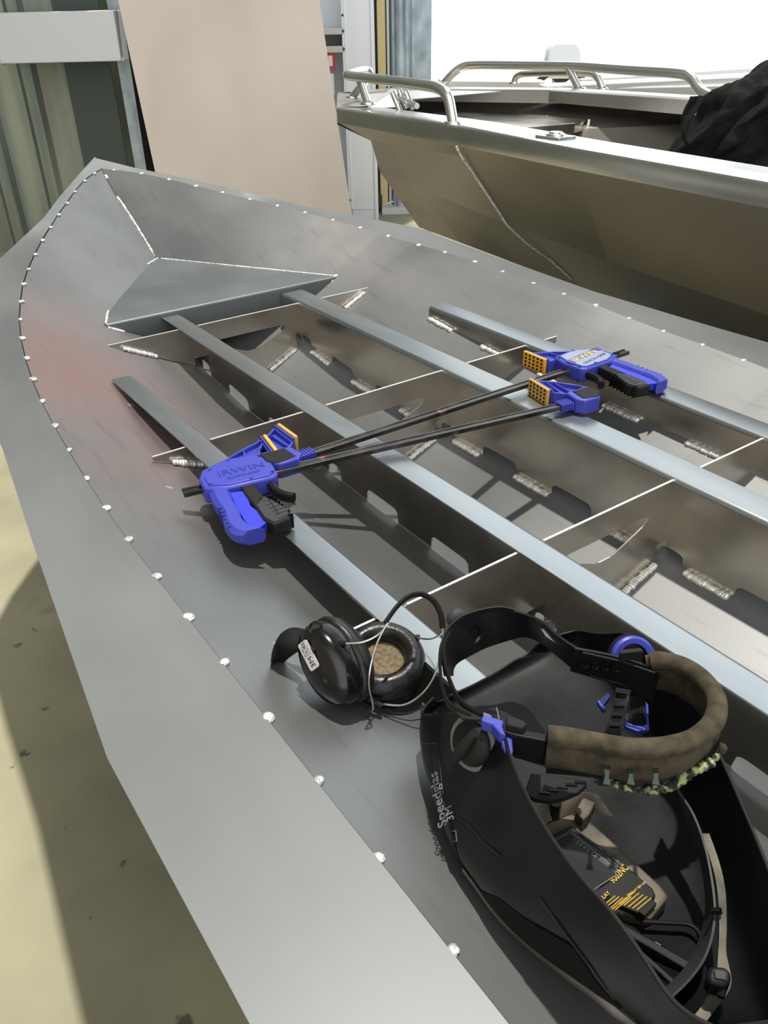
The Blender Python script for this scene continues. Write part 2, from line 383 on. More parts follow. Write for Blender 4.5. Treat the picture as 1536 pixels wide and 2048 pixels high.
# --- timber post and white trim
a = WQ(757, 200, 8.05)[0]; b = WQ(773, 200, 8.05)[0]
t = bkthing('timber_post', 'pale yellow timber post between the white cabinet and the steel column', 'post', a, 8.05)
mb = MB(); mb.box(((b-a)/2, .06, 2.1), (b-a, .12, 4.2)); mb.build('post_body', MT['timber'], t, local=True, bevel=.004)
for z in (.03, 1.72):
    mb = MB(); mb.box((0.0, -.005, z+.06), (.03, .012, .13)); mb.build('hinge', MT['dark_steel'], t, local=True)
a2 = WQ(774, 200, 8.04)[0]; b2_ = WQ(778, 200, 8.04)[0]
mb = MB(); mb.box((b2_+.0-a, -.0, 2.1), ((b2_-a2)*1.1, .03, 4.2))
for z in (.38, 1.76, 1.93): mb.box((b2_+.03-a, 0, z+.12), (.05, .03, .03))
mb.build('metal_edge_strip', MT['white_steel'], t, local=True)
# --- cabinet: white door with open shelving left of it
a = WQ(692, 200, 7.6)[0]; b = WQ(752, 200, 7.6)[0]; a0 = WQ(618, 200, 7.6)[0]
t = bkthing('storage_cabinet', 'tall white cabinet with open shelves behind the leaning board', 'cabinet', a0, 7.6)
W1 = a-a0; W2 = b-a0
mb = MB(); mb.box((W1/2, .42, 1.4), (W1, .02, 2.8)); mb.box((.01, .21, 1.4), (.02, .42, 2.8)); mb.box((W1, .21, 1.4), (.022, .42, 2.8)); mb.box(((W1+W2)/2, .23, 1.4), (W2-W1, .40, 2.8))
mb.build('cabinet_body', MT['cabinet'], t, local=True, smooth=0)
mb = MB(); dw = W2-W1-.03
mb.box(((W1+W2)/2+.002, .012, 1.4), (dw, .02, 2.74)); mb.box((W2-.02, -.004, 1.4), (.018, .02, 2.74))
for z0, z1 in ((.12, .76), (.80, 2.7)): 
    for zz in (z0, z1): mb.box(((W1+W2)/2-.006, -.001, zz), (dw-.03, .006, .012))
    mb.box((W1+.014, -.001, (z0+z1)/2), (.008, .006, z1-z0))
mb.build('door', MT['cabinet'], t, local=True, smooth=0)
for px, py in ((690, 62), (692, 98), (700, 402)):
    z = WQ(px, py, 7.6)[1]-FZ
    mb = MB(); mb.box((W1/2, .20, z), (W1, .40, .045)); mb.build('shelf', MT['shelf'], t, local=True, smooth=0)
for px, py in ((692, 30), (692, 62), (692, 98), (706, 400)):
    z = WQ(px, py, 7.6)[1]-FZ; mb = MB(); mb.ell((W1, -.004, z), (.009, .006, .009), None, 8, 5); mb.build('screw', MT['dark_steel'], t, local=True)
la, za = WQ(652, 142, 7.62); lb, zb = WQ(668, 103, 7.62)
t = bkthing('red_box', 'small red and white card box on the cabinet shelf', 'box', la, 7.62, za)
mb = MB(); mb.box(((lb-la)/2, .05, (zb-za)/2), (lb-la, .1, zb-za)); mb.build('carton', MT['red'], t, local=True, bevel=.003)
mb = MB(); mb.box(((lb-la)*.55, -.001, (zb-za)*.52), ((lb-la)*.45, .004, (zb-za)*.55)); mb.build('label_panel', MT['paper'], t, local=True, smooth=0)
la, za2 = WQ(655, 190, 7.62); lb, zb2 = WQ(667, 147, 7.62)
mb = MB(); mb.box((0, 0, 0), (lb-la, .06, zb2-za2)); o = mb.build('paper_stack', MT['paper'], bevel=.003)
o.location = BK((la+lb)/2, 7.66, (za2+zb2)/2); o.rotation_euler = (0, 0, -math.atan2(f2.x, f2.y)); tag(o, 'white card stack on the cabinet shelf under the red box', 'paper')
# shelves carrying them
z = za-FZ
# --- galvanised wall column on the left with the white duct across it
q = 6.75
a = WQ(213, 0, q)[0]; b = WQ(243, 0, q)[0]
t = bkthing('wall_column', 'grey galvanised steel column standing left of the leaning board', 'column', a, q)
w = b-a
mb = MB(); mb.prism([(0, 0), (w, 0), (w, .16), (w-.01, .16), (w-.01, .01), (.01, .01), (.01, .16), (0, .16)], (0, 0, 0), (1, 0, 0), (0, 1, 0), (0, 0, 4.1))
mb.build('column_body', MT['galv'], t, local=True, smooth=0)
zt = [WQ(px, py, q)[1]-FZ for px, py in ((226, 36), (232, 105))]
for z in zt:
    for x in (w*.2, w*.8): mb = MB(); mb.ell((x, -.004, z), (.014, .01, .014), None, 10, 6); mb.build('bolt', MT['dark_steel'], t, local=True)
la, z1 = WQ(4, 121, 6.45); lb, z0 = WQ(229, 20, 6.45); _, z1 = WQ(229, 122, 6.45)
t = bkthing('metal_duct', 'white rectangular steel duct fixed across the left column near the top', 'duct', la, 6.45, z1)
mb = MB(); mb.box(((lb-la)/2, .10, (z0-z1)/2), (lb-la, .28, z0-z1)); mb.build('duct_body', MT['white_steel'], t, local=True, bevel=.006)
mb = MB(); mb.box(((lb-la)*.5, -.004, .012), (lb-la+.02, .012, .024)); mb.build('lower_flange', MT['white_steel'], t, local=True)
mb = MB(); mb.box((-.03, .1, (z0-z1)/2), (.03, .16, (z0-z1)*1.04)); mb.build('end_bracket', MT['galv'], t, local=True)
# --- leaning board and darker sheets behind it
def lean(px, py, off=0.0):             # point of the ray on the leaning plane
    d = ray(px, py); n = (f2*1.0 - Vector((0, 0, 1))*.16); p0 = f2*(6.15+off)+Vector((0, 0, FZ))
    t = (p0-CAM).dot(n)/d.dot(n); return CAM+d*t
def board(name, tl, bl, br, tr, off, mat, label, th=.016):
    A, B, Cc, D = [lean(*p, off) for p in (tl, bl, br, tr)]
    def down(a, b): s = (FZ+.002-b.z)/(b.z-a.z); return b+(b-a)*s
    def upx(a, b, L): return b+(a-b).normalized()*L
    B2 = down(A, B); C2 = down(D, Cc); A2 = upx(A, B2, 2.5); D2 = upx(D, C2, 2.5)
    B2.z = C2.z = FZ+.002
    n = f2.copy()*th; mb = MB(); o = (B2+C2)/2
    mb.add([A2, B2, C2, D2, A2+n, B2+n, C2+n, D2+n], [(0, 1, 2, 3), (7, 6, 5, 4), (0, 4, 5, 1), (1, 5, 6, 2), (2, 6, 7, 3), (3, 7, 4, 0)])
    ob = mb.build(name, mat, loc=o, smooth=0); tag(ob, label, 'board'); return ob
board('leaning_board', (236, 0), (311, 347), (703, 428), (638, 0), 0, MT['mdf'], 'large pale pinkish-brown sheet of board leaning against the back wall')
board('dark_sheet', (240, 0), (294, 346), (600, 428), (560, 0), .10, MT['dark_hole'], 'black sheet leaning behind the large pale board', .012)
# ================================================================== HULL UNDER CONSTRUCTION
CH = [(-1.6, .985, .024), (.3, .986, .024), (1.206, .987, .024), (1.36, .989, .031), (1.518, .989, .037), (1.671, .986, .042), (1.826, .981, .051), (1.978, .974, .063),
      (2.137, .964, .071), (2.296, .951, .082), (2.447, .934, .097), (2.602, .91, .111), (2.756, .881, .123), (2.934, .84, .135), (3.086, .794, .151), (3.23, .744, .171),
      (3.369, .685, .19), (3.498, .621, .21), (3.64, .548, .23), (3.778, .472, .249), (3.902, .397, .272), (4.021, .319, .294), (4.149, .238, .317), (4.269, .151, .340), (4.36, .075, .352), (4.436, 0.0, .360)]
OUT = [(-1.6, 1.22, .024), (.3, 1.226, .024), (.958, 1.229, .024), (1.6, 1.165, .042), (2.1, 1.11, .062), (2.6, 1.08, .095), (3.13, 1.035, .14), (3.40, .86, .178),
       (3.6, .70, .212), (3.82, .49, .274), (4.07, .33, .318), (4.36, .135, .364), (4.53, 0.0, .405)]
PAIR = [(-1.6, -1.6), (.3, .3), (.958, .958), (1.518, 1.6), (1.978, 2.1), (2.447, 2.6), (2.934, 3.13), (3.23, 3.40), (3.498, 3.6), (3.778, 3.82), (4.021, 4.07), (4.269, 4.36), (4.436, 4.53)]
KE = [(-1.6, -.32), (1.9, -.32), (2.5, -.325), (2.88, -.29), (3.06, -.24), (3.4, -.12), (3.845, .0195), (4.025, .124), (4.188, .2105), (4.29, .2555), (4.436, .357)]
def hullz(s, v):
    hc, zc = terp(CH, v); (zk,) = terp(KE, v); hc = max(hc, 1e-3)
    return zk+(zc-zk)*min(1, abs(s)/hc)
def Q(s, v, z): return Vector((CX+s*H, v*H, z*H))
hull = thing('aluminium_hull', 'half-built aluminium boat hull bottom with open frames and stringers, in the foreground', 'boat hull', Q(0, 1.5, -.32))
vsamp = sorted(set([round(-1.6+i*.1, 3) for i in range(60) if -1.6+i*.1 < 4.43]+[c[0] for c in CH]+[.958]))
plates = {}
for sd_, nm in ((-1, 'port'), (1, 'starboard')):
    mb = MB(); rows = []
    for v in vsamp:
        hc, zc = terp(CH, v); (zk,) = terp(KE, v)
        rows.append([Q(sd_*hc*t, v, zk+(zc-zk)*t) for t in [i/12 for i in range(13)]])
    mb.grid(rows); plates[sd_] = mb.build('bottom_plate', MT['hull'], hull, smooth=30, solid=.004, offset=(1 if sd_ < 0 else -1))
    mb = MB(); rows = []
    for v in vsamp:
        hc, zc = terp(CH, v); (vo,) = terp(PAIR, v); ho, zo = terp(OUT, vo)
        g = .003
        rows.append([Q(sd_*(hc+g), v, zc+.001), Q(sd_*(hc+(ho-hc)*.5), v+(vo-v)*.5, zc+(zo-zc)*.5), Q(sd_*ho, vo, zo)])
    m3 = MB(); m3.grid([[Q(sd_*(terp(CH, v)[0]-.012), v, terp(CH, v)[1]-.012), Q(sd_*(terp(CH, v)[0]+.014), v, terp(CH, v)[1]-.009)] for v in vsamp]); m3.build('seam_sun_stop', MT['dark_hole'], hull, smooth=0)  # added dark strip under the gap: stops sun leaking, darkens the seam
    mb.grid(rows); mb.build('chine_plate', MT['chine'], hull, smooth=12, solid=.004, offset=(1 if sd_ < 0 else -1))
# tack welds
WL = [(1828, 0)]
LPX = [(185, 340), (168, 362), (150, 384), (134, 407), (117, 430), (101, 455), (85, 481), (70, 510), (57, 539), (47, 570), (42, 604), (40, 640), (43, 677), (52, 717), (65, 759), (84, 804), (109, 852), (138, 902), (172, 958), (212, 1018), (257, 1082), (313, 1155), (377, 1237), (448, 1329), (535, 1437), (638, 1562), (756, 1717), (906, 1903)]
RPX = [(230, 334), (284, 347), (338, 360), (391, 373), (445, 386), (500, 400), (554, 412), (610, 426), (665, 441), (720, 456), (776, 474), (836, 492), (889, 504), (949, 525), (1004, 544), (1066, 568), (1127, 590), (1191, 612), (1256, 638), (1326, 664), (1403, 691), (1487, 722)]
def proj(p):
    d = p-CAM; z = d.dot(FW); return 768+FPX*d.dot(RT)/z, 1024-FPX*d.dot(UP)/z
def chine_at(px, py, sd_):
    best = None
    for i in range(900):
        v = .0+i*.00495; hc, zc = terp(CH, v); x, y = proj(Q(sd_*hc, v, zc)); e = (x-px)**2+(y-py)**2
        if best is None or e < best[0]: best = (e, v, hc, zc)
    return Q(sd_*best[2], best[1], best[3])
for sd_, L_ in ((-1, LPX), (1, RPX)):
    for k, (px, py) in enumerate(L_):
        p = chine_at(px, py, sd_); mb = MB(); r = .0080*random.uniform(.85, 1.2)
        mb.ell(p+Vector((0, 0, .001)), (r*random.uniform(.8, 1.1), r*1.15, r*.55), Matrix.Rotation(random.uniform(0, 3), 3, 'Z'), 10, 6)
        mb.ell(p+Vector((r*.4, -r*.3, .003)), (r*.5, r*.5, r*.35), None, 8, 5)
        mb.build('tack_weld', MT['weld'], hull, smooth=50)
# bow deck plate with a rolled front edge
TZ = .014
apex = Q(.003, 3.845, .022); cl = Q(-.520, 3.06, TZ); cr = Q(.513, 3.06, TZ)
mid_l = Q(-.285, 3.50, .026)
mb = MB(); n = 14; rows = []
le = smoothpath([apex, Q(-.17, 3.66, .027), Q(-.37, 3.40, .024), cl], 6); re = [apex+(cr-apex)*i/(len(le)-1) for i in range(len(le))]
for a_, b_ in zip(le, re):
    rows.append([a_+(b_-a_)*k/8+Vector((0, 0, .004)) for k in range(9)])
last = rows[-1]
for k in range(1, 7):
    an = k/6*PI/2; rows.append([p+Vector((0, -.007*math.sin(an), -.007*(1-math.cos(an)))) for p in last])
low = rows[-1]
rows.append([Vector((p.x, p.y, max(p.z-.085, hullz((p.x-CX)/H, p.y/H)*H+.001))) for p in low])
mb.grid(rows); bow = mb.build('bow_plate', MT['bow'], hull, smooth=40, solid=.003)
weld('weld_bead', [p+Vector((0, 0, .005)) for p in le], .0042, bow, .6, 1, 1.1)
weld('weld_bead', [p+Vector((0, 0, .005)) for p in re[::4]+[re[-1]]], .0042, bow, .6, 2, 1.1)
stem = [Q(0, v, hullz(0, v)+.004) for v in (3.86, 3.95, 4.03, 4.12, 4.20, 4.27)]
weld('weld_bead', stem, .0065, hull, .45, 3, .9)
weld('tack_weld', [Q(0, 4.38, hullz(0, 4.38)+.006), Q(0, 4.40, hullz(0, 4.40)+.006)], .007, hull, .5, 4)
weld('weld_bead', [cr+Vector((-.008, -.004, -.008)), cr+Vector((-.045, -.010, -.034))], .008, bow, .6, 5)
weld('weld_bead', [cl+Vector((.004, -.004, -.006)), cl+Vector((.045, -.012, -.026))], .007, bow, .6, 6)
weld('weld_bead', [cr+Vector((-.004, 0, .004)), cr+Vector((.012, 0, .004))], .009, bow, .6, 7)
# stringers: web standing on the hull, bent flange on top
FR = [.085, 1.017, 1.94, 2.88]
def slots():
    out = []
    for f in FR+[-.84]: out += [(f+.24, f+.40), (f+.55, f+.71), (f-.072, f+.004)]
    return out
SL = slots()
SHALLOW = [(f+a, f+b) for f in FR+[-.84] for a, b in ((.24, .42), (.55, .70))]
def stringer(s0, flange, v0, v1, taper):
    vs_ = set([v1, v0]); v = v0
    while v < v1: vs_.add(v); v += .05
    for a, b in SL:
        for e in (a-.0005, a, a+.004, a+.012, a+.025, b-.025, b-.012, b-.004, b, b+.0005):
            if v0 < e < v1: vs_.add(e)
    vs_ = sorted(vs_); mb = MB(); rows = []; r = .010
    for v in vs_:
        zb = hullz(s0, v)+.002/H
        for a, b in SL:
            if a <= v <= b and abs(s0) < .4:
                dd = min(v-a, b-v); h = .040
                rr = .022
                k = h if dd >= rr else h-rr+math.sqrt(max(0, rr*rr-(rr-dd)**2))
                zb += k if dd > 0 else 0
        row = [Q(s0, v, min(zb, -.012))]
        zt_ = -r/H
        row.append(Q(s0, v, zt_))
        sg = 1 if flange > 0 else -1
        for k in range(1, 5):
            an = k/4*PI/2; row.append(Q(s0+sg*r/H*(1-math.cos(an)), v, zt_+r/H*math.sin(an)))
        row.append(Q(s0+flange, v, 0))
        rows.append(row)
    mb.k = 1; mb.grid([r[:2] for r in rows]); mb.k = 0; mb.grid([r[1:] for r in rows]); ob = mb.build('stringer', [MT['stringer'], MT['web']], hull, smooth=50, solid=.003, offset=(-1 if flange > 0 else 1))
    k = 0
    wl = []
    for f in FR+[-.84]: wl += [(f+.405, f+.545), (f+.72, f+.845), (f+.01, f+.15) if s0 == .230 and f == FR[0]+9 else (f+.08, f+.225)]
    for a, b in wl:
        if a > v0 and b < v1+.02 and k < 14:
            if s0 < -.4: continue
            off = -.007/H if s0 > 0 else -.006/H
            if s0 > 0:
                pts = [Q(s0+off, v, hullz(s0+off, v)+.006) for v in (a, (a+b)/2, b)]
                weld('weld_bead', pts, .0100, ob, .7, k+10, .5)
            k += 1
    return ob
stringer(.230, .100, -1.5, 3.04, 0)      # wide flange right of centre
stringer(-.228, -.077, -1.5, 3.045, 0)
stringer(.610, .085, -1.5, 2.50, 0)
stringer(-.612, -.070, -1.5, 2.535, 0)
# cross frames with the lightening hole in the middle
def frame(v, sl, sr):
    def hole(s):
        s = s+.002
        if -.152 < s < .152:
            top = -.076; d = .152-abs(s)
            bot = -.150 if abs(s) < .03 else -.150+(abs(s)-.03)/.122*.052
            if d < .02: e = math.sqrt(max(0, 1-((.02-d)/.02)**2)); c = (-.078-.100)/2; top = c+(top-c)*e; bot = c+(bot-c)*e
            return bot, top
        return None
    ss = set([sl, sr]); s = sl
    while s < sr: ss.add(round(s, 4)); s += .02
    for e in (-.1539, -.153, -.150, -.146, -.140, -.135, .131, .136, .142, .146, .149, .1499): ss.add(e)
    for w_ in (-.612, -.228, .230, .610): ss |= {w_-.03, w_-.0295, w_+.0295, w_+.03}
    ss = sorted(x for x in ss if sl <= x <= sr); mb = MB(); prev = None; ztop = -.0035
    for s in ss:
        zb = hullz(s, v)+.004
        for w_ in (-.228, .230):
            if abs(s-w_) < .0297: zb = hullz(w_, v)+.05
        zb = min(zb, ztop-.001)
        hh = hole(s); cur = (s, zb, hh)
        if prev is not None:
            a, b = prev, cur
            if a[2] and b[2]:
                mb.add([Q(a[0], v, a[1]), Q(b[0], v, b[1]), Q(b[0], v, b[2][0]), Q(a[0], v, a[2][0])], [(0, 1, 2, 3)])
                mb.add([Q(a[0], v, a[2][1]), Q(b[0], v, b[2][1]), Q(b[0], v, ztop), Q(a[0], v, ztop)], [(0, 1, 2, 3)])
            else:
                mb.add([Q(a[0], v, a[1]), Q(b[0], v, b[1]), Q(b[0], v, ztop), Q(a[0], v, ztop)], [(0, 1, 2, 3)])
        prev = cur
    ob = mb.build('cross_frame', MT['frame'], hull, smooth=0, solid=.003, offset=0)
    # bright saw-cut top edge
    def seg(a, b):
        m2 = MB(); m2.box((Q(a, v, ztop+.0012)+Q(b, v, ztop+.0012))/2, ((b-a)*H, .0042, .0016)); return m2
    m2 = MB()
    for a, b in ((sl, -.683), (-.605, -.306), (-.225, .226), (.334, .606), (.70, sr)):
        b = min(b, sr); a = max(a, sl)
        if b > a+.01: m2.box((Q(a, v, ztop+.0012)+Q(b, v, ztop+.0012))/2, ((b-a)*H, .0042, .0016))
    m2.build('cut_edge', MT['cut_edge'], ob, smooth=0)
    for i, (a, b) in enumerate(((sl+.05, sl+.17), (.06, .19), (sr-.13, sr-.03)) if v > 1.5 else ((.06, .20),)):
        pts = [Q(s, v-.012, hullz(s, v)+.007) for s in (a, (a+b)/2, b)]
        weld('weld_bead', pts, .0095, ob, .7, int(v*10)+i, .6)
    return ob
frame(2.88, -.578, .572); frame(1.94, -.776, .758); frame(1.017, -.80, .78); frame(.085, -.80, .78)
# trestles carrying the hull
for k, v in enumerate((.9, 2.5)):
    t = thing('saw_horse', 'trestle under the half-built hull, '+('nearer its open end' if k == 0 else 'nearer its bow'), 'trestle', Vector((CX, v*H, FZ)))
    top = hullz(0, v)*H-.006
    mb = MB(); mb.box((0, 0, top-FZ-.05), (.9, .09, .09)); mb.build('beam', MT['timber'], t, local=True, bevel=.004)
    for sx in (-1, 1):
        for sy in (-1, 1):
            mb = MB(); mb.tube([(sx*.30, sy*.02, top-FZ-.07), (sx*.38, sy*.26, .0)], .024, 4); mb.build('leg', MT['timber'], t, local=True, smooth=0)
# ================================================================== SECOND BOAT
def Q2(x, v, z): return Vector((x*H, v*H, z*H))
BX = 4.10
b2 = thing('aluminium_boat', 'finished bare aluminium boat with bow rails on the right of the half-built hull', 'boat', Q2(BX, 2.5, -.56))
GUN = [(-2.5, 2.62), (-1.0, 2.64), (.5, 2.66), (1.6, 2.70), (2.6, 2.83), (3.2, 2.93), (3.58, 3.0)]
STA = []  # station: v, list of (x, z)
for v in (-2.5, -1.0, .5, 1.6):
    x = terp(GUN, v)[0]
    STA.append((v, [(x, .5), (x-.003, .487), (x+.012, .415), (x+.085, .27), (x+.20, .0), (x+.52, -.31), (BX, -.72)]))
STA.append((2.6, [(2.83, .5), (2.828, .487), (2.85, .408), (2.93, .30), (3.14, -.03), (3.52, -.32), (BX, -.66)]))
STA.append((3.58, [(3.0, .5), (2.998, .487), (3.003, .40), (3.045, .345), (3.406, -.062), (3.80, -.33), (BX, -.56)]))
BOWST = [(3.08, 4.91, .5), (3.08, 4.915, .487), (3.09, 4.93, .41), (3.95, 5.80, .15), (4.05, 5.82, -.10), (4.1, 5.62, -.29), (4.1, 5.36, -.467)]
def mirror(p): return (2*BX-p[0],)+tuple(p[1:])
for sd_ in (1, -1):
    fn = (lambda p: p) if sd_ == 1 else mirror
    mb = MB(); rows = [[Q2(*fn((x, v, z))) for x, z in pts[2:]] for v, pts in STA]
    mb.grid(rows); mb.build('side_plate', MT['side'], b2, smooth=8, solid=.004, offset=(-1 if sd_ == 1 else 1))
    mb = MB(); a = STA[-1]; A_ = [fn((x, a[0], z)) for x, z in a[1][2:]]; B_ = [fn(p) for p in BOWST[2:]]
    rows = []
    for t in (0, .35, .7, 1):
        rows.append([Q2(*[p+(q-p)*t for p, q in zip(x, y)]) for x, y in zip(A_, B_)])
    mb.grid(rows); mb.build('bow_side_plate', MT['side'], b2, smooth=8, solid=.004, offset=(-1 if sd_ == 1 else 1))
    # gunwale: inner lip, flat top, rolled outer edge, outer face
    mb = MB(); rows = []
    for v, pts in STA:
        x = pts[0][0]; wdt = .25
        rows.append([Q2(*fn(p)) for p in ((x+wdt, v, .41), (x+wdt, v, .493), (x+wdt-.012, v, .5), (x+.02, v, .5), (x+.006, v, .497), (x, v, .485), (pts[2][0], v, pts[2][1]))])
    q3 = [(3.30, 4.80, .42), (3.30, 4.80, .493), (3.29, 4.80, .5), (3.10, 4.90, .5), (3.09, 4.905, .497), (3.08, 4.91, .485), (3.09, 4.93, .41)]
    rows.append([Q2(*fn(p)) for p in q3]); mb.grid(rows); mb.build('gunwale', MT['gun'], b2, smooth=50, solid=.003, offset=(-1 if sd_ == 1 else 1))
weld('weld_bead', [Q2(p[0]-.016, 3.575, p[1]) for p in [(3.0, .50), (3.0, .40), (3.04, .345), (3.126, .255), (3.406, -.062), (3.59, -.2), (3.80, -.33), (4.0, -.48)]], .0055, b2, 1.0, 9, .6)
# bow head: front gunwale pieces and deck
NT = (3.08, 4.91); FTL = (3.75, 5.95); FTR = mirror(FTL); FT = mirror(NT)
mb = MB()
for p, q in ((NT, FTL), (FTL, FTR), (FTR, FT)):
    a = Vector((p[0], p[1], 0)); b = Vector((q[0], q[1], 0)); n = Vector((BX, 4.6, 0))-(a+b)/2; n.normalize()
    rows = [[Q2(*(a+n*.02*0).xy, .41), Q2(*a.xy, .492), Q2(*(a+n*.01).xy, .5), Q2(*(a+n*.22).xy, .5), Q2(*(a+n*.22).xy, .41)], [Q2(*b.xy, .41), Q2(*b.xy, .492), Q2(*(b+n*.01).xy, .5), Q2(*(b+n*.22).xy, .5), Q2(*(b+n*.22).xy, .41)]]
    mb.grid(rows)
mb.build('bow_gunwale', MT['gun'], b2, smooth=50, solid=.003)
mb = MB(); mb.add([Q2(*NT, .40), Q2(*FTL, .40), Q2(3.95, 5.80, .15), Q2(*FTR, .40), Q2(4.25, 5.80, .15), Q2(*FT, .40)], [(0, 1, 2), (1, 3, 4, 2), (3, 5, 4)])
mb.build('bow_front_plate', MT['side'], b2, smooth=0, solid=.003)
mb = MB(); mb.prism([(3.50, 5.12), (3.84, 5.74), (4.36, 5.74), (4.70, 5.12)], (0, 0, .49*H), (H, 0, 0), (0, H, 0), (0, 0, -.004))
mb.build('foredeck', MT['bright'], b2, smooth=0)
# anchor chute: upstanding bright plates and cleat behind the near rail
mb = MB()
A1, A2_, A3 = P(740, 216, .375), P(792, 179, .43), P(803, 214, .385)
A2_ = PX(792, 179, A1.x+.35); A3 = PX(803, 214, A1.x+.25)
mb.add([A1, A2_, A3, A1+Vector((.05, .1, 0)), A2_+Vector((.03, .08, 0)), A3+Vector((.05, .1, 0))], [(0, 1, 2), (3, 5, 4), (0, 3, 4, 1), (1, 4, 5, 2), (2, 5, 3, 0)])
mb.build('anchor_chute', MT['bright'], b2, smooth=0)
mb = MB(); c0 = P(800, 205, .40)
for k, (px, py) in enumerate(((800, 207), (813, 203), (826, 205))):
    c = P(px, py, .40); mb.tube([c+Vector((0, 0, -.03)), c+Vector((-.03, .02, .05))], .014, 10)
mb.tube([P(794, 194, .42), P(834, 212, .40)], .013, 10)
mb.build('bow_cleat', MT['tube'], b2)
# recessed tray inside the bow
mb = MB(); zt_ = .33*H
pts = [P(845, 236, zt_), P(912, 208, zt_), P(1130, 236, zt_), P(1176, 239, zt_), P(1150, 246, zt_), P(1055, 254, zt_), P(960, 262, zt_)]
mb.add(pts+[p+Vector((0, 0, -.05)) for p in pts], [tuple(range(7)), tuple(range(7, 14))[::-1]]+[(i, (i+1) % 7, 7+(i+1) % 7, 7+i) for i in range(7)])
mb.build('anchor_tray', MT['frame'], b2, smooth=0, bevel=.003)
weld('weld_bead', [P(1178, 240, zt_), P(1174, 262, zt_-.05)], .008, b2, .8, 33, .6)
mb = MB(); mb.box(Q2(BX, 1.2, .12), (1.9*H, .30, .02)); mb.box(Q2(BX, 1.2, -.12), (.3, .28, .34)); mb.build('thwart', MT['bright'], b2, smooth=0)
mb = MB(); mb.add([Q2(3.35, -2.5, -.28), Q2(4.85, -2.5, -.28), Q2(4.35, 3.5, -.28), Q2(BX, 4.4, -.28), Q2(3.9, 3.5, -.28), Q2(3.35, 1.5, -.28)], [(0, 1, 2, 3, 4, 5)]); mb.build('floor_plate', MT['frame'], b2, smooth=0)
# screw-in fitting on the near gunwale
fc = P(1111, 273, .5*H+.004)
mb = MB(); mb.box(fc, (.085, .115, .008)); mb.lathe([(.0, .016), (.022, .016), (.027, .010), (.033, .010), (.034, .003), (.0, .003)], Matrix.Translation(fc), 24); mb.build('deck_fitting', MT['tube'], b2, bevel=.002)
# rails
zg = .5*H
def rail(pts, r, posts, nm='bow_rail'):
    mb = MB(); mb.tube(smoothpath(pts, 7), r, 14); ob = mb.build(nm, MT['tube'], b2, smooth=60)
    for a, b in posts:
        m2 = MB(); m2.tube([a, b], r*.85, 12); m2.build('rail_post', MT['tube'], ob, smooth=60)
    for a in [pts[0], pts[-1]]+[p[0] for p in posts]:
        m2 = MB(); c = Vector(a); m2.lathe([(0, .008), (r*1.55, .008), (r*1.7, .003), (r*1.7, -.004), (0, -.004)], Matrix.Translation(c), 20); m2.build('rail_foot', MT['tube'], ob)
    return ob
def rr(px, py, x): return PX(px, py, x*H)
n0 = rr(906, 243, 3.03); n0.z = zg+.002
rail([n0, rr(899, 205, 3.03), rr(892, 188, 3.03), rr(872, 175, 3.05), rr(830, 168, 3.09), rr(760, 159, 3.14), rr(703, 152, 3.20), rr(694, 150, 3.22), rr(700, 147, 3.32), rr(728, 141, 3.5), rr(738, 150, 3.56), Vector((3.56*H, 5.45*H, zg))],
     .0215, [(rr(736, 207, 3.20), rr(719, 160, 3.22))])
f0 = rr(888, 171, 4.86); f0.z = zg; f9 = rr(1424, 222, 5.1); f9.z = zg
rail([f0, rr(905, 148, 4.9), rr(925, 134, 4.95), rr(955, 130, 5.0), rr(1050, 131, 5.1), rr(1150, 133, 5.13), rr(1250, 140, 5.13), rr(1355, 147, 5.12), rr(1382, 156, 5.12), rr(1400, 180, 5.11), f9],
     .024, [(Vector((5.12*H, rr(1158, 178, 5.12).y, zg)), rr(1137, 138, 5.12))])
rail([rr(1205, 178, 5.9), rr(1190, 150, 5.9), rr(1150, 146, 5.9), rr(1060, 147, 6.0), rr(1035, 152, 6.0), rr(1028, 166, 6.0)], .022, [], 'far_rail')
# trailer bunk under the boat
t = thing('boat_trailer', 'low trailer frame carrying the finished boat', 'trailer', Q2(BX, 1.5, FZ/H))
for sx in (-.45, .45):
    mb = MB(); mb.box((sx, 0, .33), (.08, 3.6, .08)); mb.build('bunk', MT['galv'], t, local=True, smooth=0)
for y in (-1.2, 1.2):
    mb = MB(); mb.box((0, y, .25), (1.2, .08, .08)); mb.build('cross_member', MT['galv'], t, local=True, smooth=0)
    for sx in (-.55, .55):
        mb = MB(); mb.box((sx, y, .105), (.07, .07, .21)); mb.build('stand_leg', MT['galv'], t, local=True, smooth=0)
# --- black jacket heaped over the thwart
jc = CAM+ray(1478, 232)*(4.93*H)
t = thing('black_jacket', 'crumpled black cloth jacket draped over the far gunwale of the finished boat', 'jacket', Vector((jc.x, jc.y, jc.z-.25)))
mb = MB(); n, mm = 96, 64; rows = []
fx = r2; fy = f2
for j in range(mm+1):
    th = PI*j/mm; row = []
    for i in range(n+1):
        ph = 2*PI*i/n
        d = Vector((math.sin(th)*math.cos(ph), math.sin(th)*math.sin(ph), math.cos(th)))
        lx = .31*d.x; ly = .18*d.y; lz = .168*d.z + .16*d.x-.03      # climbs to the right
        if d.x < -.4: lz -= (-.4-d.x)*.12
        q = Vector((d.x*1.2+d.z*.6, d.y, d.z*1.6-d.x*.8))
        fold = .030*math.sin(5*ph*0+10*(d.z*.8-d.x*.5)+2.5*noise.noise(q*1.3))+.045*noise.noise(q*1.9)+.014*noise.noise(q*6)
        p = fx*lx+fy*ly+Vector((0, 0, lz)); row.append(jc+p+p.normalized()*fold)
    rows.append(row)
mb.grid(rows); mb.build('jacket_body', MT['cloth'], t, smooth=80)
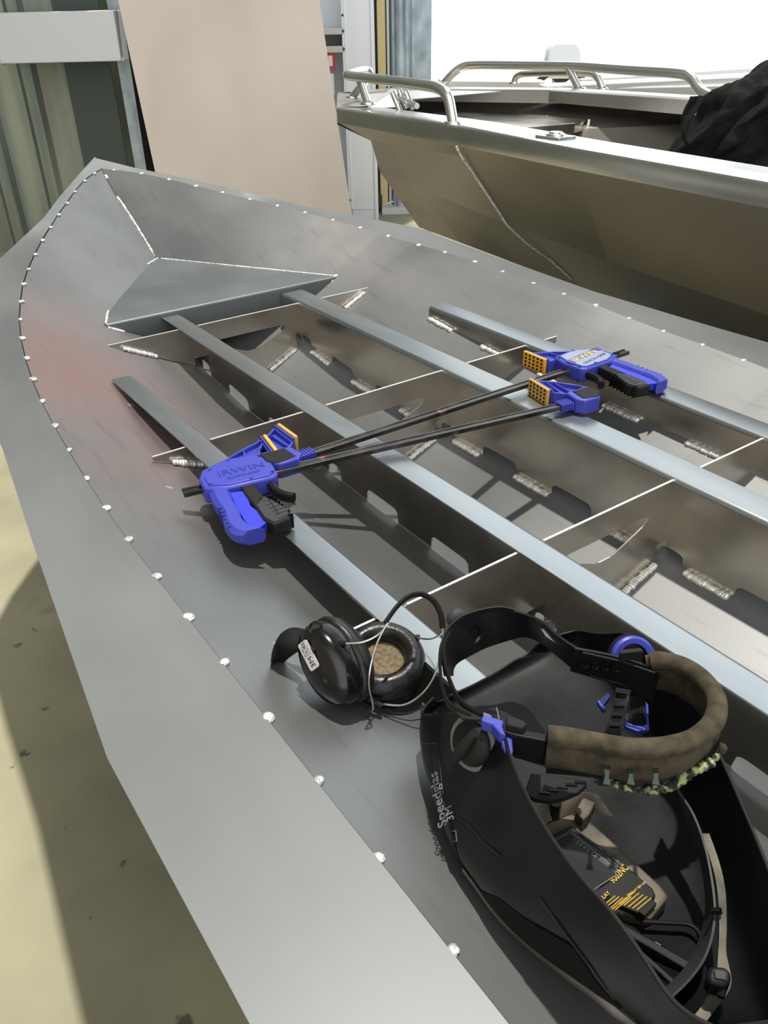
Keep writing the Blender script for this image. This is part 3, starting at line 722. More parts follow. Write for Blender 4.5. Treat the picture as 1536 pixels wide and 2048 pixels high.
mb = MB(); s0 = CAM+ray(1388, 205)*(4.8*H); rows = []
for i in range(12):
    tt = i/11; c = CAM+ray(1395-22*math.sin(tt*2.3)-4*tt, 192+98*tt)*(4.72*H); wv = .033*(1-tt*.75)
    rows.append([c+r2*wv*k+f2*.012*math.sin(3*k+6*tt) for k in (-1, -.5, 0, .5, 1)])
mb.grid(rows); mb.build('sleeve', MT['cloth'], t, smooth=80, solid=.008)
# --- third boat outside, washed out by daylight
b3 = thing('distant_boat', 'pale aluminium boat standing outside beyond the finished boat', 'boat', BK(4.6, 7.0, FZ))
def far_band(p0, p1, q0, q1, th, dep, nm, mat):
    (l0, z0), (l1_, z1) = WQ(*p0, q0), WQ(*p1, q1); mb = MB(); a = BK(l0, q0, z0); b = BK(l1_, q1, z1); n = f2*dep
    mb.add([a, b, b+n, a+n]+[p-Vector((0, 0, th)) for p in (a, b, b+n, a+n)], [(0, 1, 2, 3), (7, 6, 5, 4), (0, 4, 5, 1), (1, 5, 6, 2), (2, 6, 7, 3), (3, 7, 4, 0)])
    return mb.build(nm, mat, b3, smooth=0, bevel=.01)
far_band((1090, 172), (1600, 146), 6.6, 6.0, .085, .25, 'gunwale', MT['bright'])
far_band((1180, 176), (1600, 166), 6.5, 5.9, 1.0, .05, 'side_plate', MT['bright'])
far_band((880, 160), (1092, 162), 7.4, 7.2, .06, .2, 'front_gunwale', MT['bright'])
far_band((1160, 158), (1510, 134), 7.4, 7.0, .075, .08, 'side_rail', MT['bright'])
l0, z0 = WQ(1118, 160, 9.0)
om = thing('outboard_motor', 'washed-out outboard motor standing outside, seen above the far bow rail', 'motor', BK(l0, 9.0, FZ))
mb = MB(); mb.add([BK(l0+x*w, 9.0+y*.16, z0+z) for z, w in ((.02, .13), (.12, .17), (.26, .16), (.33, .10)) for x, y in ((-1, -1), (1, -1), (1, 1), (-.8, 1))], [(4*i+j, 4*i+(j+1) % 4, 4*i+4+(j+1) % 4, 4*i+4+j) for i in range(3) for j in range(4)]+[(0, 3, 2, 1), (12, 13, 14, 15)]); mb.build('cowl', MT['flare_washed_blue'], om, bevel=.02)
mb = MB(); mb.tube([BK(l0, 9.0, z0+.15), BK(l0, 9.02, FZ+.02)], .07, 12); mb.build('leg', MT['flare_washed_blue'], om)
mb = MB(); mb.tube(smoothpath([BK(l0-.22, 8.9, z0+.0), BK(l0-.12, 8.9, z0+.06), BK(l0, 8.9, z0), BK(l0+.12, 8.9, z0+.06), BK(l0+.22, 8.9, z0)], 5), .03, 8); mb.build('bracket', MT['grey_plastic'], om)
# ================================================================== BAR CLAMPS
def xyz(pts, z0, z1, mb=None):
    mb = mb or MB(); mb.prism(pts, (0, 0, z0), (1, 0, 0), (0, 1, 0), (0, 0, z1-z0)); return mb
def rim(mb, pts, w, z):
    n = len(pts)
    for i in range(n):
        a = Vector((*pts[i], 0)); b = Vector((*pts[(i+1) % n], 0)); d = b-a; t = d.normalized()
        R = Matrix((t, Vector((-t.y, t.x, 0)), Vector((0, 0, 1)))).transposed(); mb.box((a+b)/2, (d.length+w*.8, w, z*2), R)
    return mb
def inset(pts, k):
    c = Vector((sum(p[0] for p in pts)/len(pts), sum(p[1] for p in pts)/len(pts)))
    return [((p[0]-c.x)*k+c.x, (p[1]-c.y)*k+c.y) for p in pts]
BODY = [(.133, .040), (.0826, .0640), (.0158, .0560), (.0056, .0168), (.0085, -.0360), (.0201, -.0470), (.1057, -.0460), (.1455, -.0300), (.1455, .010)]
def clamp(label, O, xh, yh, J, tail):
    t = thing('bar_clamp', label, 'clamp', O, group='blue quick bar clamps lying across the stringers')
    x = Vector(xh).normalized(); y = Vector(yh).normalized(); z = x.cross(y)
    t.rotation_euler = Matrix((x, y, z)).transposed().to_euler()
    kw = dict(local=True)
    mb = MB(); L = tail-(J-.07)
    mb.box(((tail+J-.07)/2, 0, 0), (L, .019, .0055))
    for s in (-1, 1):
        mb.box(((tail+J-.07)/2, s*.0080, 0), (L, .0035, .0095))
    bar = mb.build('bar', MT['bar'], t, bevel=.0005, **kw)
    for k in range(2):
        mb = MB(); mb.lathe([(0, .0052), (.0034, .0052), (.0034, -.0052), (0, -.0052)], Matrix.Translation((tail-.032-.013*k, 0, 0)), 12); mb.build('stop_hole', MT['dark_hole'], bar, **kw)
    head = xyz(BODY, -.0165, .0165).build('head_body', MT['blue'], t, bevel=.004, smooth=45, **kw)
    xyz(inset(BODY, .86), -.0188, .0188).build('cover_panel', MT['blue'], head, bevel=.0012, **kw)
    for q in [(.120, .030), (.078, .052), (.020, .044), (.016, -.028), (.060, -.036), (.132, -.022)]:
        for s in (-1, 1):
            mb = MB(); mb.lathe([(0, .001), (.0018, .001), (.0030, .0016), (.0034, 0), (0, -.001)], Matrix.Translation((q[0], q[1], s*.0190)) @ Matrix.Rotation(0 if s > 0 else PI, 4, 'X'), 10); mb.build('screw', MT['blue_dark'], head, **kw)
    arm = [(.090, .060), (.050, .088), (.002, .112), (-.006, .122), (-.006, .050), (.010, .048)]
    mb = xyz(arm, -.003, .003); rim(mb, arm, .0045, .0125); rim(mb, [(.046, .055), (.036, .095)], .003, .011)
    mb.box((-.0085, .087, 0), (.004, .078, .036)); mb.box((-.012, .087, 0), (.006, .02, .012))
    mb.build('moving_jaw', MT['blue'], t, bevel=.0008, **kw)
    def pad(x0, sg, mat):
        mb = MB(); mb.box((x0, .088, 0), (.0075, .076, .039)); ob = mb.build('jaw_pad', mat, t, bevel=.002, **kw)
        mb = MB()
        for i in range(5):
            for j in range(4): mb.box((x0+sg*.0037, .061+i*.0135, -.0135+j*.009), (.0006, .0062, .0052))
        mb.build('pad_dimples', MT['dark_hole'], ob, smooth=0, **kw)
    pad(-.0165, -1, MT['yellow'])
    # fixed jaw
    fj = [(J-.016, .122), (J-.016, .046), (J-.040, .024), (J-.096, .034), (J-.086, .056), (J-.050, .096)]
    mb = xyz(fj, -.003, .003); rim(mb, fj, .0045, .0125); rim(mb, [(J-.052, .028), (J-.050, .09)], .003, .011); rim(mb, [(J-.030, .035), (J-.035, .10)], .003, .011)
    mb.box((J-.0125, .087, 0), (.004, .078, .036)); mb.box((J-.0095, .087, 0), (.004, .02, .012))
    fjo = mb.build('fixed_jaw', MT['blue'], t, bevel=.0008, **kw)
    blk = [(J-.032, .026), (J-.030, -.014), (J-.044, -.030), (J-.084, -.028), (J-.099, -.008), (J-.097, .036)]
    xyz(blk, -.0165, .0165).build('jaw_block', MT['blue'], fjo, bevel=.003, **kw)
    xyz([(J-.046, .024), (J-.044, -.020), (J-.082, -.026), (J-.101, -.008), (J-.099, .030)], -.0182, .0182).build('rubber_cap', MT['black_matte'], fjo, bevel=.003, **kw)
    mb = MB()
    for k in range(5): mb.box((J-.024+k*.0065, 0, 0), (.003, .028, .017))
    mb.box((J-.016, 0, 0), (.036, .022, .013)); mb.build('strain_collar', MT['blue'], fjo, bevel=.0006, **kw)
    pad(J-.0045, 1, MT['tan'])
    # handle, trigger and release lever
    h = smoothpath([Vector((.120, -.030, 0)), Vector((.124, -.075, 0)), Vector((.122, -.115, 0)), Vector((.126, -.150, 0)), Vector((.118, -.185, 0)), Vector((.104, -.197, 0))], 5)
    mb = MB(); w = [.019-.004*math.sin(PI*min(1, i/(len(h)*.8))) for i in range(len(h))]
    rows = []
    for i, p in enumerate(h):
        a = w[i]; b = .0145
        rows.append([p+Vector((a*cx_, 0, b*cz_)) for cx_, cz_ in ((-1, -.6), (-.7, -1), (.5, -1), (1, -.5), (1, .5), (.5, 1), (-.7, 1), (-1, .6), (-1, -.6))])
    mb.grid(rows); n9 = 9; mb.add(rows[0][:8], [tuple(range(8))]); mb.add(rows[-1][:8], [tuple(range(8))])
    hd = mb.build('handle', MT['blue'], t, smooth=30, **kw)
    mb = MB()
    for k in range(6): mb.box((.136, -.100-k*.013, 0), (.006, .005, .026), Matrix.Rotation(.3, 3, 'Z'))
    mb.build('grip_rib', MT['blue_dark'], hd, **kw)
    xyz([(.106, -.050), (.066, -.060), (.060, -.066), (.080, -.078), (.084, -.112), (.074, -.150), (.070, -.172), (.100, -.192), (.108, -.160), (.108, -.110)], -.0085, .0085).build('inner_grip', MT['blue_bright'], hd, bevel=.0015, **kw)
    tr = [(.083, -.040), (.0830, -.078), (.0800, -.1197), (.0790, -.170), (.0680, -.1950), (.038, -.188), (.0285, -.163), (.0420, -.1237), (.0560, -.0918), (.060, -.040)]
    tg = xyz(tr, -.0125, .0125).build('trigger', MT['black_matte'], t, bevel=.003, **kw)
    xyz(inset([p for p in tr if p[1] < -.085], .86), -.0142, .0142).build('rubber_grip', MT['grey_plastic'], tg, bevel=.001, **kw)
    mb = MB()
    mb.box((.052, -.14, 0), (.0015, .06, .0287))
    for k in range(7): mb.box((.052+.0015*k*-1, -.105-k*.0125, 0), (.028, .0012, .0290), Matrix.Rotation(-.15, 3, 'Z'))
    mb.build('grip_groove', MT['dark_hole'], tg, smooth=0, **kw)
    mb = MB(); mb.tube(smoothpath([Vector((.026, -.035, 0)), Vector((.026, -.070, 0)), Vector((.018, -.092, 0)), Vector((.004, -.108, 0))], 5), .0085, 10, sq=(1.2, 1)); mb.build('release_lever', MT['black'], t, **kw)
    # markings: sticker on +Z face, raised lettering on -Z face
    lab = inset(BODY, .80)
    xyz(lab, .0189, .0192).build('sticker', MT['silver_label'], head, smooth=0, **kw)
    xyz([(.012, -.010), (.140, .016), (.140, .034), (.012, .014)], .0190, .0194).build('sticker_band', MT['blue'], head, smooth=0, **kw)
    ex = Vector((1, .17, 0))
    text('lettering', 'IRWIN', .030, (.026, -.008, .0197), ex, (0, 1, 0), MT['yellow_ink'], head, .0002, 1.1, True)
    text('lettering', 'QUICK-GRIP', .0135, (.034, -.028, .0195), ex, (0, 1, 0), MT['dark_ink'], head, .0002, 1.25, True)
    text('lettering', 'IRWIN', .027, (.112, -.004, -.0190), (-1, .0, 0), (0, 1, 0), MT['blue_dark'], head, .0007, 1.15, True)
    text('lettering', 'QUICK-GRIP', .010, (.100, -.020, -.0190), (-1, .0, 0), (0, 1, 0), MT['blue_dark'], head, .0004, 1.15, True)
    return t
O1 = P(554, 943, .020); xa = P(325, 992, .020)-P(1150, 803, .020); xa.z = 0; xa.normalize()
clamp('blue bar clamp with raised lettering, its head on the leftmost stringer', O1, xa, (-xa.y*-1 if False else abs(xa.y), abs(xa.x), 0), -.645, .179)
O2 = P(1131, 743, .020); xb = P(1247, 703, .020)-P(645, 897, .020); xb.z = 0; xb.normalize()
clamp('blue bar clamp with silver and yellow sticker, its head by the rightmost stringer', O2, xb, (-xb.y, xb.x, 0), -.700, .215)
# ================================================================== EAR MUFFS
em = thing('ear_muffs', 'black ear defenders with wire neckband lying beside the leftmost stringer', 'ear muffs', P(730, 1330, -.045))
def frame4(c, n, a):
    n = Vector(n).normalized(); a = Vector(a); a = (a-n*a.dot(n)).normalized(); b = n.cross(a)
    M4 = Matrix((a, b, n)).transposed().to_4x4(); M4.translation = Vector(c); return M4
def cup(c, n, a, ra, rb, flip):
    M4 = frame4(c, n, a)
    R = 1.0
    def sc(prof): return [(r, z) for r, z in prof]
    mb = MB(); mb.lathe([(.50, -.012), (.505, 0), (.58, .008), (.70, .0115), (.82, .009), (.94, .001), (1.0, -.010), (.97, -.019), (.6, -.020)], M4, 40, ra, rb); cu_ = mb.build('ear_cushion', MT['leather'], em, smooth=80)
    mb = MB(); mb.lathe([(0, -.010), (.53, -.010), (.53, -.016), (0, -.016)], M4, 30, ra, rb); mb.build('foam_insert', MT['foam'], em)
    mb = MB(); mb.lathe([(.6, -.019), (.90, -.019), (.95, -.022), (.96, -.027), (.94, -.030), (.92, -.040), (.82, -.050), (.55, -.056), (0, -.058)], M4, 40, ra, rb)
    return mb.build('ear_cup', MT['gloss'], em, smooth=60), M4
cA = P(765, 1312, .010)
cup(cA, (-.08, -.16, 1), f2, .064, .060, False)
cupA_top = P(640, 1242, .075); cupB_bot = P(742, 1396, .0); mid = (cupA_top+cupB_bot)/2; ax = (cupB_bot-cupA_top)
nB = Vector((.88, .22, -.30)); shell, MB4 = cup(mid+Vector((.006, .006, -.004)), nB, ax, ax.length/2*1.02, .040, True)
# label on the outer face
nn = MB4.to_3x3() @ Vector((0, 0, -1)); aa = MB4.to_3x3() @ Vector((1, 0, 0)); bb = nn.cross(aa)
lc = MB4 @ Vector((-.006, 0, -.0585))
lc = MB4.translation + nn*.0585 - aa*.020
mb = MB(); ex = (-aa).normalized(); ey = nn.cross(ex)
pts = []
for sx, sy in ((1, 1), (-1, 1), (-1, -1), (1, -1)):
    for k in range(4):
        an = {(1, 1): 0, (-1, 1): PI/2, (-1, -1): PI, (1, -1): 1.5*PI}[(sx, sy)]+k/3*PI/2
        pts.append((sx*.016+.003*math.cos(an), sy*.0065+.003*math.sin(an)))
mb.prism(pts, lc, ex, ey, nn*.0008); mb.build('product_label', MT['white_label'], shell, smooth=0)
text('lettering', '3M', .012, lc-ex*.017-ey*.004+nn*.001, ex, ey, MT['black_ink'], shell, .0001, 1.0)
for k in range(3): text('lettering', ('EN 352-1', 'OPTIME', 'S 3 M L')[k] if k != 1 else 'NRR 352', .0038, lc-ex*.0+ey*(.004-k*.0048)+nn*.001, ex, ey, MT['black_ink'], shell, .0001)
text('lettering', 'CE', .008, lc+ex*.0105-ey*.003+nn*.001, ex, ey, MT['black_ink'], shell, .0001, .8)
# wire bracket, pivot
def T(px, py, z): return P(px, py, z)
mb = MB(); mb.tube([T(606, 1284, .070), T(692, 1287, .080)], .0035, 10); mb.box((T(606, 1284, .07)+T(650, 1286, .075))/2, (.02, .03, .004)); mb.build('wire_holder', MT['black'], em)
mb = MB(); mb.lathe([(0, .004), (.006, .004), (.0085, .006), (.010, .003), (.010, -.004), (0, -.004)], frame4(T(632, 1258, .085), (-.4, -.5, .8), (1, 0, 0)), 20); mb.build('pivot_button', MT['gloss'], em)
wire = [T(692, 1287, .080), T(725, 1284, .084), T(755, 1270, .09), T(778, 1246, .10)]
mb = MB(); mb.tube(smoothpath(wire, 6), .0014, 8); mb.build('neckband_wire', MT['tube'], em)
slv = [T(770, 1246, .10), T(795, 1212, .11), T(820, 1192, .115), T(845, 1189, .11), T(868, 1203, .10), T(882, 1230, .085), T(885, 1256, .07)]
mb = MB(); mb.tube(smoothpath(slv, 6), .0042, 10, sq=(1, .6)); mb.build('neckband_sleeve', MT['black_matte'], em)
mb = MB(); mb.tube(smoothpath([T(885, 1256, .07), T(886, 1290, .055), T(878, 1325, .04), T(862, 1365, .02), T(838, 1393, .005), T(805, 1410, -.01), T(765, 1408, -.015)], 6), .0014, 8); mb.build('neckband_wire', MT['tube'], em)
mb = MB(); mb.tube(smoothpath([T(775, 1246, .10), T(755, 1285, .085), T(742, 1330, .07), T(738, 1370, .045), T(745, 1405, .015), T(745, 1420, .0), T(735, 1422, -.02), T(722, 1412, -.03)], 6), .0014, 8); mb.build('neckband_wire', MT['tube'], em)
mb = MB(); mb.tube(smoothpath([T(836, 1276, .02), T(860, 1278, .03), T(876, 1272, .05), T(885, 1262, .065)], 6), .0013, 8); mb.build('neckband_wire', MT['tube'], em)
mb = MB()
for k in range(4): mb.tube([T(828+k*3, 1275, .018), T(830+k*3, 1275.3, .018)], .0042, 8)
mb.build('wire_ferrule', MT['black'], em)
mb = MB(); mb.tube([T(738, 1398, -.005), T(764, 1412, -.012)], .0042, 10); mb.build('wire_ferrule', MT['black'], em)
mb = MB(); mb.tube(smoothpath([T(757, 1415, -.02), T(790, 1426, -.03), T(820, 1425, -.03), T(850, 1412, -.03), T(880, 1395, -.02)], 5), .0012, 6); mb.build('cord', MT['black'], em)
def ribbon(name, up_, lo_, mat, parent, th=.002, n=5, smooth=60, sub=6):
    a = smoothpath([T(*p) for p in up_], n); b = smoothpath([T(*p) for p in lo_], n)
    m = min(len(a), len(b)); mb = MB(); rows = [[a[i]+(b[i]-a[i])*k/sub for k in range(sub+1)] for i in range(m)]
    mb.grid(rows); return mb.build(name, mat, parent, smooth=smooth, solid=th, offset=0)
ribbon('head_strap', [(618, 1262, .075), (585, 1256, .07), (560, 1270, .055), (547, 1298, .03), (543, 1325, .01)], [(616, 1290, .05), (600, 1300, .03), (582, 1312, .01), (562, 1328, -.015), (543, 1342, -.035)], MT['leather'], em, .0025)
ribbon('head_strap', [(612, 1266, .05), (590, 1272, .04), (570, 1283, .02), (556, 1300, .0), (548, 1325, -.02)], [(612, 1292, .02), (598, 1300, .01), (580, 1312, .0), (562, 1327, -.02), (546, 1341, -.035)], MT['leather'], em, .002)
# ================================================================== WELDING HELMET
wh = thing('welding_helmet', 'black welding helmet lying face down with its headgear sticking up', 'welding helmet', P(1150, 1750, .0))
STN = [((.452, .560, .030), (.470, .560, .014), (.60, .558, .014), (.635, .556, .030)), ((.424, .545, .032), (.431, .552, .004), (.66, .545, .004), (.682, .54, .034)),
       ((.426, .496, .070), (.392, .510, 0), (.668, .50, 0), (.682, .50, .055)), ((.422, .443, .120), (.366, .466, 0), (.664, .46, 0), (.676, .465, .085)),
       ((.414, .405, .142), (.349, .429, 0), (.652, .42, 0), (.660, .42, .110)), ((.390, .368, .150), (.336, .388, 0), (.63, .37, 0), (.640, .37, .115)),
       ((.371, .329, .152), (.333, .352, .002), (.605, .32, 0), (.614, .31, .112)), ((.358, .292, .153), (.329, .313, .004), (.57, .27, .002), (.578, .258, .111)),
       ((.348, .245, .152), (.332, .266, .012), (.535, .22, .006), (.548, .217, .112)), ((.346, .204, .150), (.340, .221, .024), (.49, .17, .015), (.505, .160, .112)),
       ((.340, .166, .146), (.347, .173, .040), (.455, .13, .03), (.473, .125, .114)), ((.333, .131, .142), (.350, .136, .055), (.425, .10, .05), (.442, .098, .116)),
       ((.345, .105, .140), (.362, .108, .08), (.40, .085, .08), (.41, .080, .118))]
HZ = .003
NT_ = 6
cols = [smoothpath([Vector(q[i]) for q in STN], NT_) for i in range(4)]
def usec(i):
    L_, bl, br, R_ = [c[i] for c in cols]; w = br-bl; up = Vector((0, 0, 1)); o = Vector((-.004, -.002, 0))
    hl = L_.z-bl.z; hr = R_.z-br.z
    pts = [L_, L_*.45+bl*.55+o, bl+(L_-bl)*.14, bl+w*.10+up*.003, bl+w*.35, bl+w*.65, bl+w*.9+up*.004, br+(R_-br)*.16, R_*.45+br*.55-o, R_]
    return [p+Vector((0, 0, HZ)) for p in smoothpath(pts, 4)]
rows = [usec(i) for i in range(len(cols[0]))]
for _ in range(6):
    new = [list(r) for r in rows]
    for i in range(1, len(rows)-1):
        for k in range(len(rows[0])):
            new[i][k] = (rows[i-1][k]+rows[i][k]*2+rows[i+1][k])/4 if 7 < i else rows[i][k]
    rows = new
mb = MB(); mb.grid(rows); mb.add(rows[-1], [tuple(range(len(rows[0])))])
shell = mb.build('helmet_shell', MT['shell'], wh, smooth=50, solid=.0028, offset=0)
for pts in ([r[0] for r in rows], [r[-1] for r in rows], rows[0]):
    mb = MB(); mb.tube(pts, .0019, 8); mb.build('rim_edge', MT['black'], shell)
def wall(i, k):                        # point on the shell: i along it, k down the near wall; and its outward normal
    i = max(0, min(len(rows)-1.001, i)); k = max(0, k); a, b = int(i), int(k); f, g = i-a, k-b
    def q(u, v): return rows[min(u, len(rows)-1)][min(v, len(rows[0])-1)]
    p = (q(a, b)*(1-f)+q(a+1, b)*f)*(1-g)+(q(a, b+1)*(1-f)+q(a+1, b+1)*f)*g
    n = (q(a+1, b)-q(a, b)).cross(q(a, b+1)-q(a, b)).normalized()
    if n.x > 0: n = -n
    return p, n
WPROJ = [(i*.5, k*.25, proj(wall(i*.5, k*.25)[0])) for i in range(2*(len(rows)-1)) for k in range(35)]
def on_shell(px, py, off=.002):
    _, ci, ck = min(((q[0]-px)**2+(q[1]-py)**2, i, k) for i, k, q in WPROJ)
    si, sk = .4, .2; best = None
    for it in range(4):
        for u in (-1, -.5, 0, .5, 1):
            for v in (-1, -.5, 0, .5, 1):
                i = ci+u*si; k = max(0, ck+v*sk); x, y = proj(wall(i, k)[0]); e = (x-px)**2+(y-py)**2
                if best is None or e < best[0]: best = (e, i, k)
        ci, ck = best[1], best[2]; si /= 2.5; sk /= 2.5
    p, n = wall(ci, ck)
    n = ((wall(ci+1.5, ck)[1]+wall(ci-1.5, ck)[1]+wall(ci, ck+1)[1]+wall(ci, max(0, ck-1))[1])).normalized()
    return p+n*(off+.0014), n, ci, ck
def patch(name, up_, lo_, off, mat, parent, th=.0012, sub=5):
    a = smoothpath([Vector((x, y, 0)) for x, y in up_], 4); b = smoothpath([Vector((x, y, 0)) for x, y in lo_], 4); m = min(len(a), len(b)); mb = MB()
    mb.grid([[on_shell(*(a[i]+(b[i]-a[i])*k/sub).xy, off)[0] for k in range(sub+1)] for i in range(m)])
    return mb.build(name, mat, parent, smooth=60, solid=th, offset=0)
def line(name, px, mat, r, parent=None, closed=False):
    mb = MB(); mb.tube([on_shell(x, y, .0006)[0] for x, y in px], r, 6, closed=closed); return mb.build(name, mat, parent or shell)
TOPE = [(903, 1752), (933, 1772), (1001, 1840), (1084, 1911), (1160, 1961), (1235, 2006), (1300, 2062)]
tp_ = [on_shell(*p) for p in smoothpath([Vector((x, y, 0)) for x, y in TOPE], 4) for p in [p.xy]]
mb = MB(); mb.grid([[wall(i, min(15, k+d))[0]+wall(i, min(15, k+d))[1]*(.003+.0035*min(d, 2)) for d in (0, .8, 1.6, 2.4, 3.4, 4.4)] for _, _, i, k in tp_]); mb.build('silver_cover_frame', MT['silver'], wh, smooth=60, solid=.002, offset=0)
patch('cover_recess', [(930, 1768), (990, 1791), (1047, 1832), (1107, 1866), (1152, 1896), (1198, 1964), (1245, 2010)], [(933, 1774), (1001, 1842), (1050, 1884), (1100, 1922), (1160, 1962), (1205, 1988), (1245, 2012)], .0008, MT['dark_hole'], wh)
line('crease', [(902, 1630), (904, 1640), (912, 1690), (922, 1735), (931, 1766)], MT['dark_hole'], .0016)
line('crease', [(1081, 1794), (1118, 1842), (1152, 1889), (1185, 1932), (1213, 1972), (1250, 2020)], MT['black'], .0011)
line('crease', [(905, 1628), (940, 1650), (975, 1688), (1005, 1712)], MT['black'], .0009)
line('embossed_line', [(845, 1487), (878, 1489), (880, 1500), (886, 1560), (893, 1620)], MT['grey_plastic'], .0005)
def wtext(body, size, p0, p1, mat):
    o, n, _, _ = on_shell(*p0, .004); e, _, _, _ = on_shell(*p1, .004); ex = (e-o).normalized(); n = (n+(CAM-o).normalized()*.9).normalized(); ey = n.cross(ex)
    text('lettering', body, size, o, ex, ey, mat, shell, .0003, 1.0)
wtext('Speedglas', .0165, (903, 1650), (882, 1545), MT['white_ink']); wtext('3M', .013, (917, 1640), (911, 1608), MT['white_ink'])
line('lettering', [(905, 1662), (915, 1662), (917, 1682), (909, 1682)], MT['white_ink'], .0004, closed=True)
# pivot knob on the near side
kc, kn, _, _ = on_shell(966, 1492, .010); kn = (kn+Vector((-.80, -.38, .38))*2).normalized()
M4 = frame4(kc, kn, (0, 0, 1))
mb = MB(); mb.lathe([(0, .003), (.0235, .003), (.0275, .0025), (.0290, 0), (.0290, -.016), (0, -.016)], M4, 40); kb = mb.build('pivot_washer', MT['washer'], wh, smooth=40)
mb = MB(); mb.lathe([(0, .011), (.014, .0105), (.0205, .008), (.0232, .004), (.0238, .001), (0, .001)], M4, 40)
mb.build('pivot_knob', MT['black_matte'], wh, smooth=40)
mb = MB(); gx = (P(990, 1468, .14)-P(925, 1508, .14)); gx = (gx-kn*gx.dot(kn)).normalized(); h0 = kc+kn*.014-gx*.020; h1 = kc+kn*.014+gx*.016; mb.tube([h0, (h0*.7+h1*.3), (h0*.3+h1*.7), h1], [.0050, .0068, .0064, .0045], 12); mb.build('knob_grip', MT['black_matte'], wh)
# ---- inside of the shell: filter cassette
ZC = .040
def poly(name, px, z, h, mat, parent, bevel=0, smooth=0):
    mb = MB(); a = [P(x, y, z) for x, y in px]; n = len(a); b = [Vector((p.x, p.y, p.z-h)) for p in a]
    mb.add(a+b, [tuple(range(n)), tuple(range(n, 2*n))[::-1]]+[(i, n+i, n+(i+1) % n, (i+1) % n) for i in range(n)])
    return mb.build(name, mat, parent, smooth=smooth, bevel=bevel)
bz = poly('filter_housing', [(1040, 1700), (1090, 1645), (1140, 1625), (1180, 1640), (1245, 1700), (1322, 1770), (1338, 1792), (1300, 1838), (1228, 1822), (1180, 1850), (1130, 1830)], ZC-.006, .028, MT['dust'], wh, .003)
cas = poly('filter_cassette', [(1075, 1690), (1098, 1674), (1141, 1650), (1230, 1712), (1306, 1777), (1312, 1790), (1290, 1830), (1283, 1828), (1228, 1806), (1200, 1820), (1160, 1850), (1100, 1790)], ZC, .012, MT['black'], wh, .0015)
poly('cassette_step', [(1085, 1690), (1104, 1678), (1141, 1659), (1222, 1716), (1240, 1732), (1180, 1795), (1130, 1770)], ZC+.002, .004, MT['grey_plastic'], cas, .0008)
poly('filter_glass', [(1090, 1694), (1108, 1684), (1142, 1666), (1218, 1720), (1232, 1736), (1230, 1748), (1178, 1785), (1130, 1765)], ZC+.003, .003, MT['glass'], cas, .0006)
mb = MB(); ps = [P(x, y, ZC+.0032) for x, y in ((1176, 1787), (1231, 1750), (1233, 1738), (1142, 1665))]; mb.tube(ps, .0005, 5); mb.build('glass_edge', MT['white_ink'], cas)
def ptext(body, size, p0, p1, z, mat, parent, sx=1.0):
    o = P(*p0, z); ex = P(*p1, z)-o; text('lettering', body, size, o, ex, Vector((0, 0, 1)).cross(ex), mat, parent, .0001, sx)
ptext('9002NC', .0100, (1227, 1768), (1254, 1741), ZC+.0006, MT['gold_ink'], cas, .72)
ptext('Makes arc light safe', .0032, (1256, 1793), (1286, 1770), ZC+.0006, MT['gold_ink'], cas)
ptext('CE  0200  1/2', .0065, (1181, 1708), (1218, 1736), ZC+.0036, MT['white_ink'], cas, .8)
ptext('1 2 3 4 5', .0065, (1144, 1680), (1176, 1706), ZC+.0036, MT['white_ink'], cas, .8)
ptext('WARNING ARC EYE SHIELD', .0040, (1160, 1668), (1236, 1726), ZC+.0024, MT['white_ink'], cas)
ptext('DELAY', .0052, (1199, 1806), (1215, 1792), ZC+.0008, MT['gold_ink'], cas)
mb = MB()
for k in range(11):
    t_ = k/10; a = (1220-20*0+ (1200-1220)*t_, 1778+(1822-1778)*t_); b = (1300+(1240-1300)*0 - 18*t_, 1780+ (1806-1780)*t_)
    # parallel gold hatching running up to the right
for k in range(10):
    s0 = (1196+k*8.6, 1822-abs(k-2)*1.2 if k < 5 else 1808+(k-5)*3.0); d = (34-k*.6, -28+k*.5)
    a = P(s0[0], s0[1], ZC+.0005); b = P(s0[0]+d[0], s0[1]+d[1], ZC+.0005); mb.tube([a, b], .00055, 4)
mb.build('gold_hatching', MT['gold_ink'], cas)
poly('delay_window', [(1195, 1806), (1216, 1788), (1222, 1794), (1201, 1813)], ZC+.0006, .001, MT['dark_hole'], cas)
poly('battery_cover', [(1277, 1822), (1304, 1798), (1314, 1806), (1290, 1832)], ZC+.002, .005, MT['black_matte'], cas, .0008)
# window opening with bars under the cassette
poly('window_recess', [(1225, 1840), (1290, 1846), (1375, 1848), (1400, 1862), (1405, 1895), (1390, 1930), (1350, 1985), (1300, 1950)], .022, .004, MT['dark_hole'], wh, .001)
poly('window_frame', [(1232, 1838), (1252, 1850), (1385, 1925), (1372, 1938), (1300, 1895), (1240, 1862)], .036, .012, MT['black'], wh, .0015)
poly('window_frame', [(1248, 1880), (1262, 1880), (1352, 1960), (1343, 1968)], .034, .012, MT['black'], wh, .0015)
poly('light_gap', [(1288, 1884), (1312, 1884), (1322, 1890), (1306, 1899), (1292, 1895)], .0235, .001, MT['silver'], wh)
poly('light_gap', [(1236, 1858), (1256, 1862), (1244, 1872)], .0235, .001, MT['silver'], wh)
poly('light_gap', [(1256, 1892), (1282, 1912), (1296, 1930), (1278, 1920)], .0235, .001, MT['silver'], wh)
mb = MB(); mb.tube(smoothpath([P(x, y, .034) for x, y in ((1285, 1843), (1340, 1846), (1380, 1850), (1402, 1872), (1402, 1905), (1385, 1935), (1362, 1960))], 5), .0022, 8); mb.build('window_edge', MT['black'], wh)
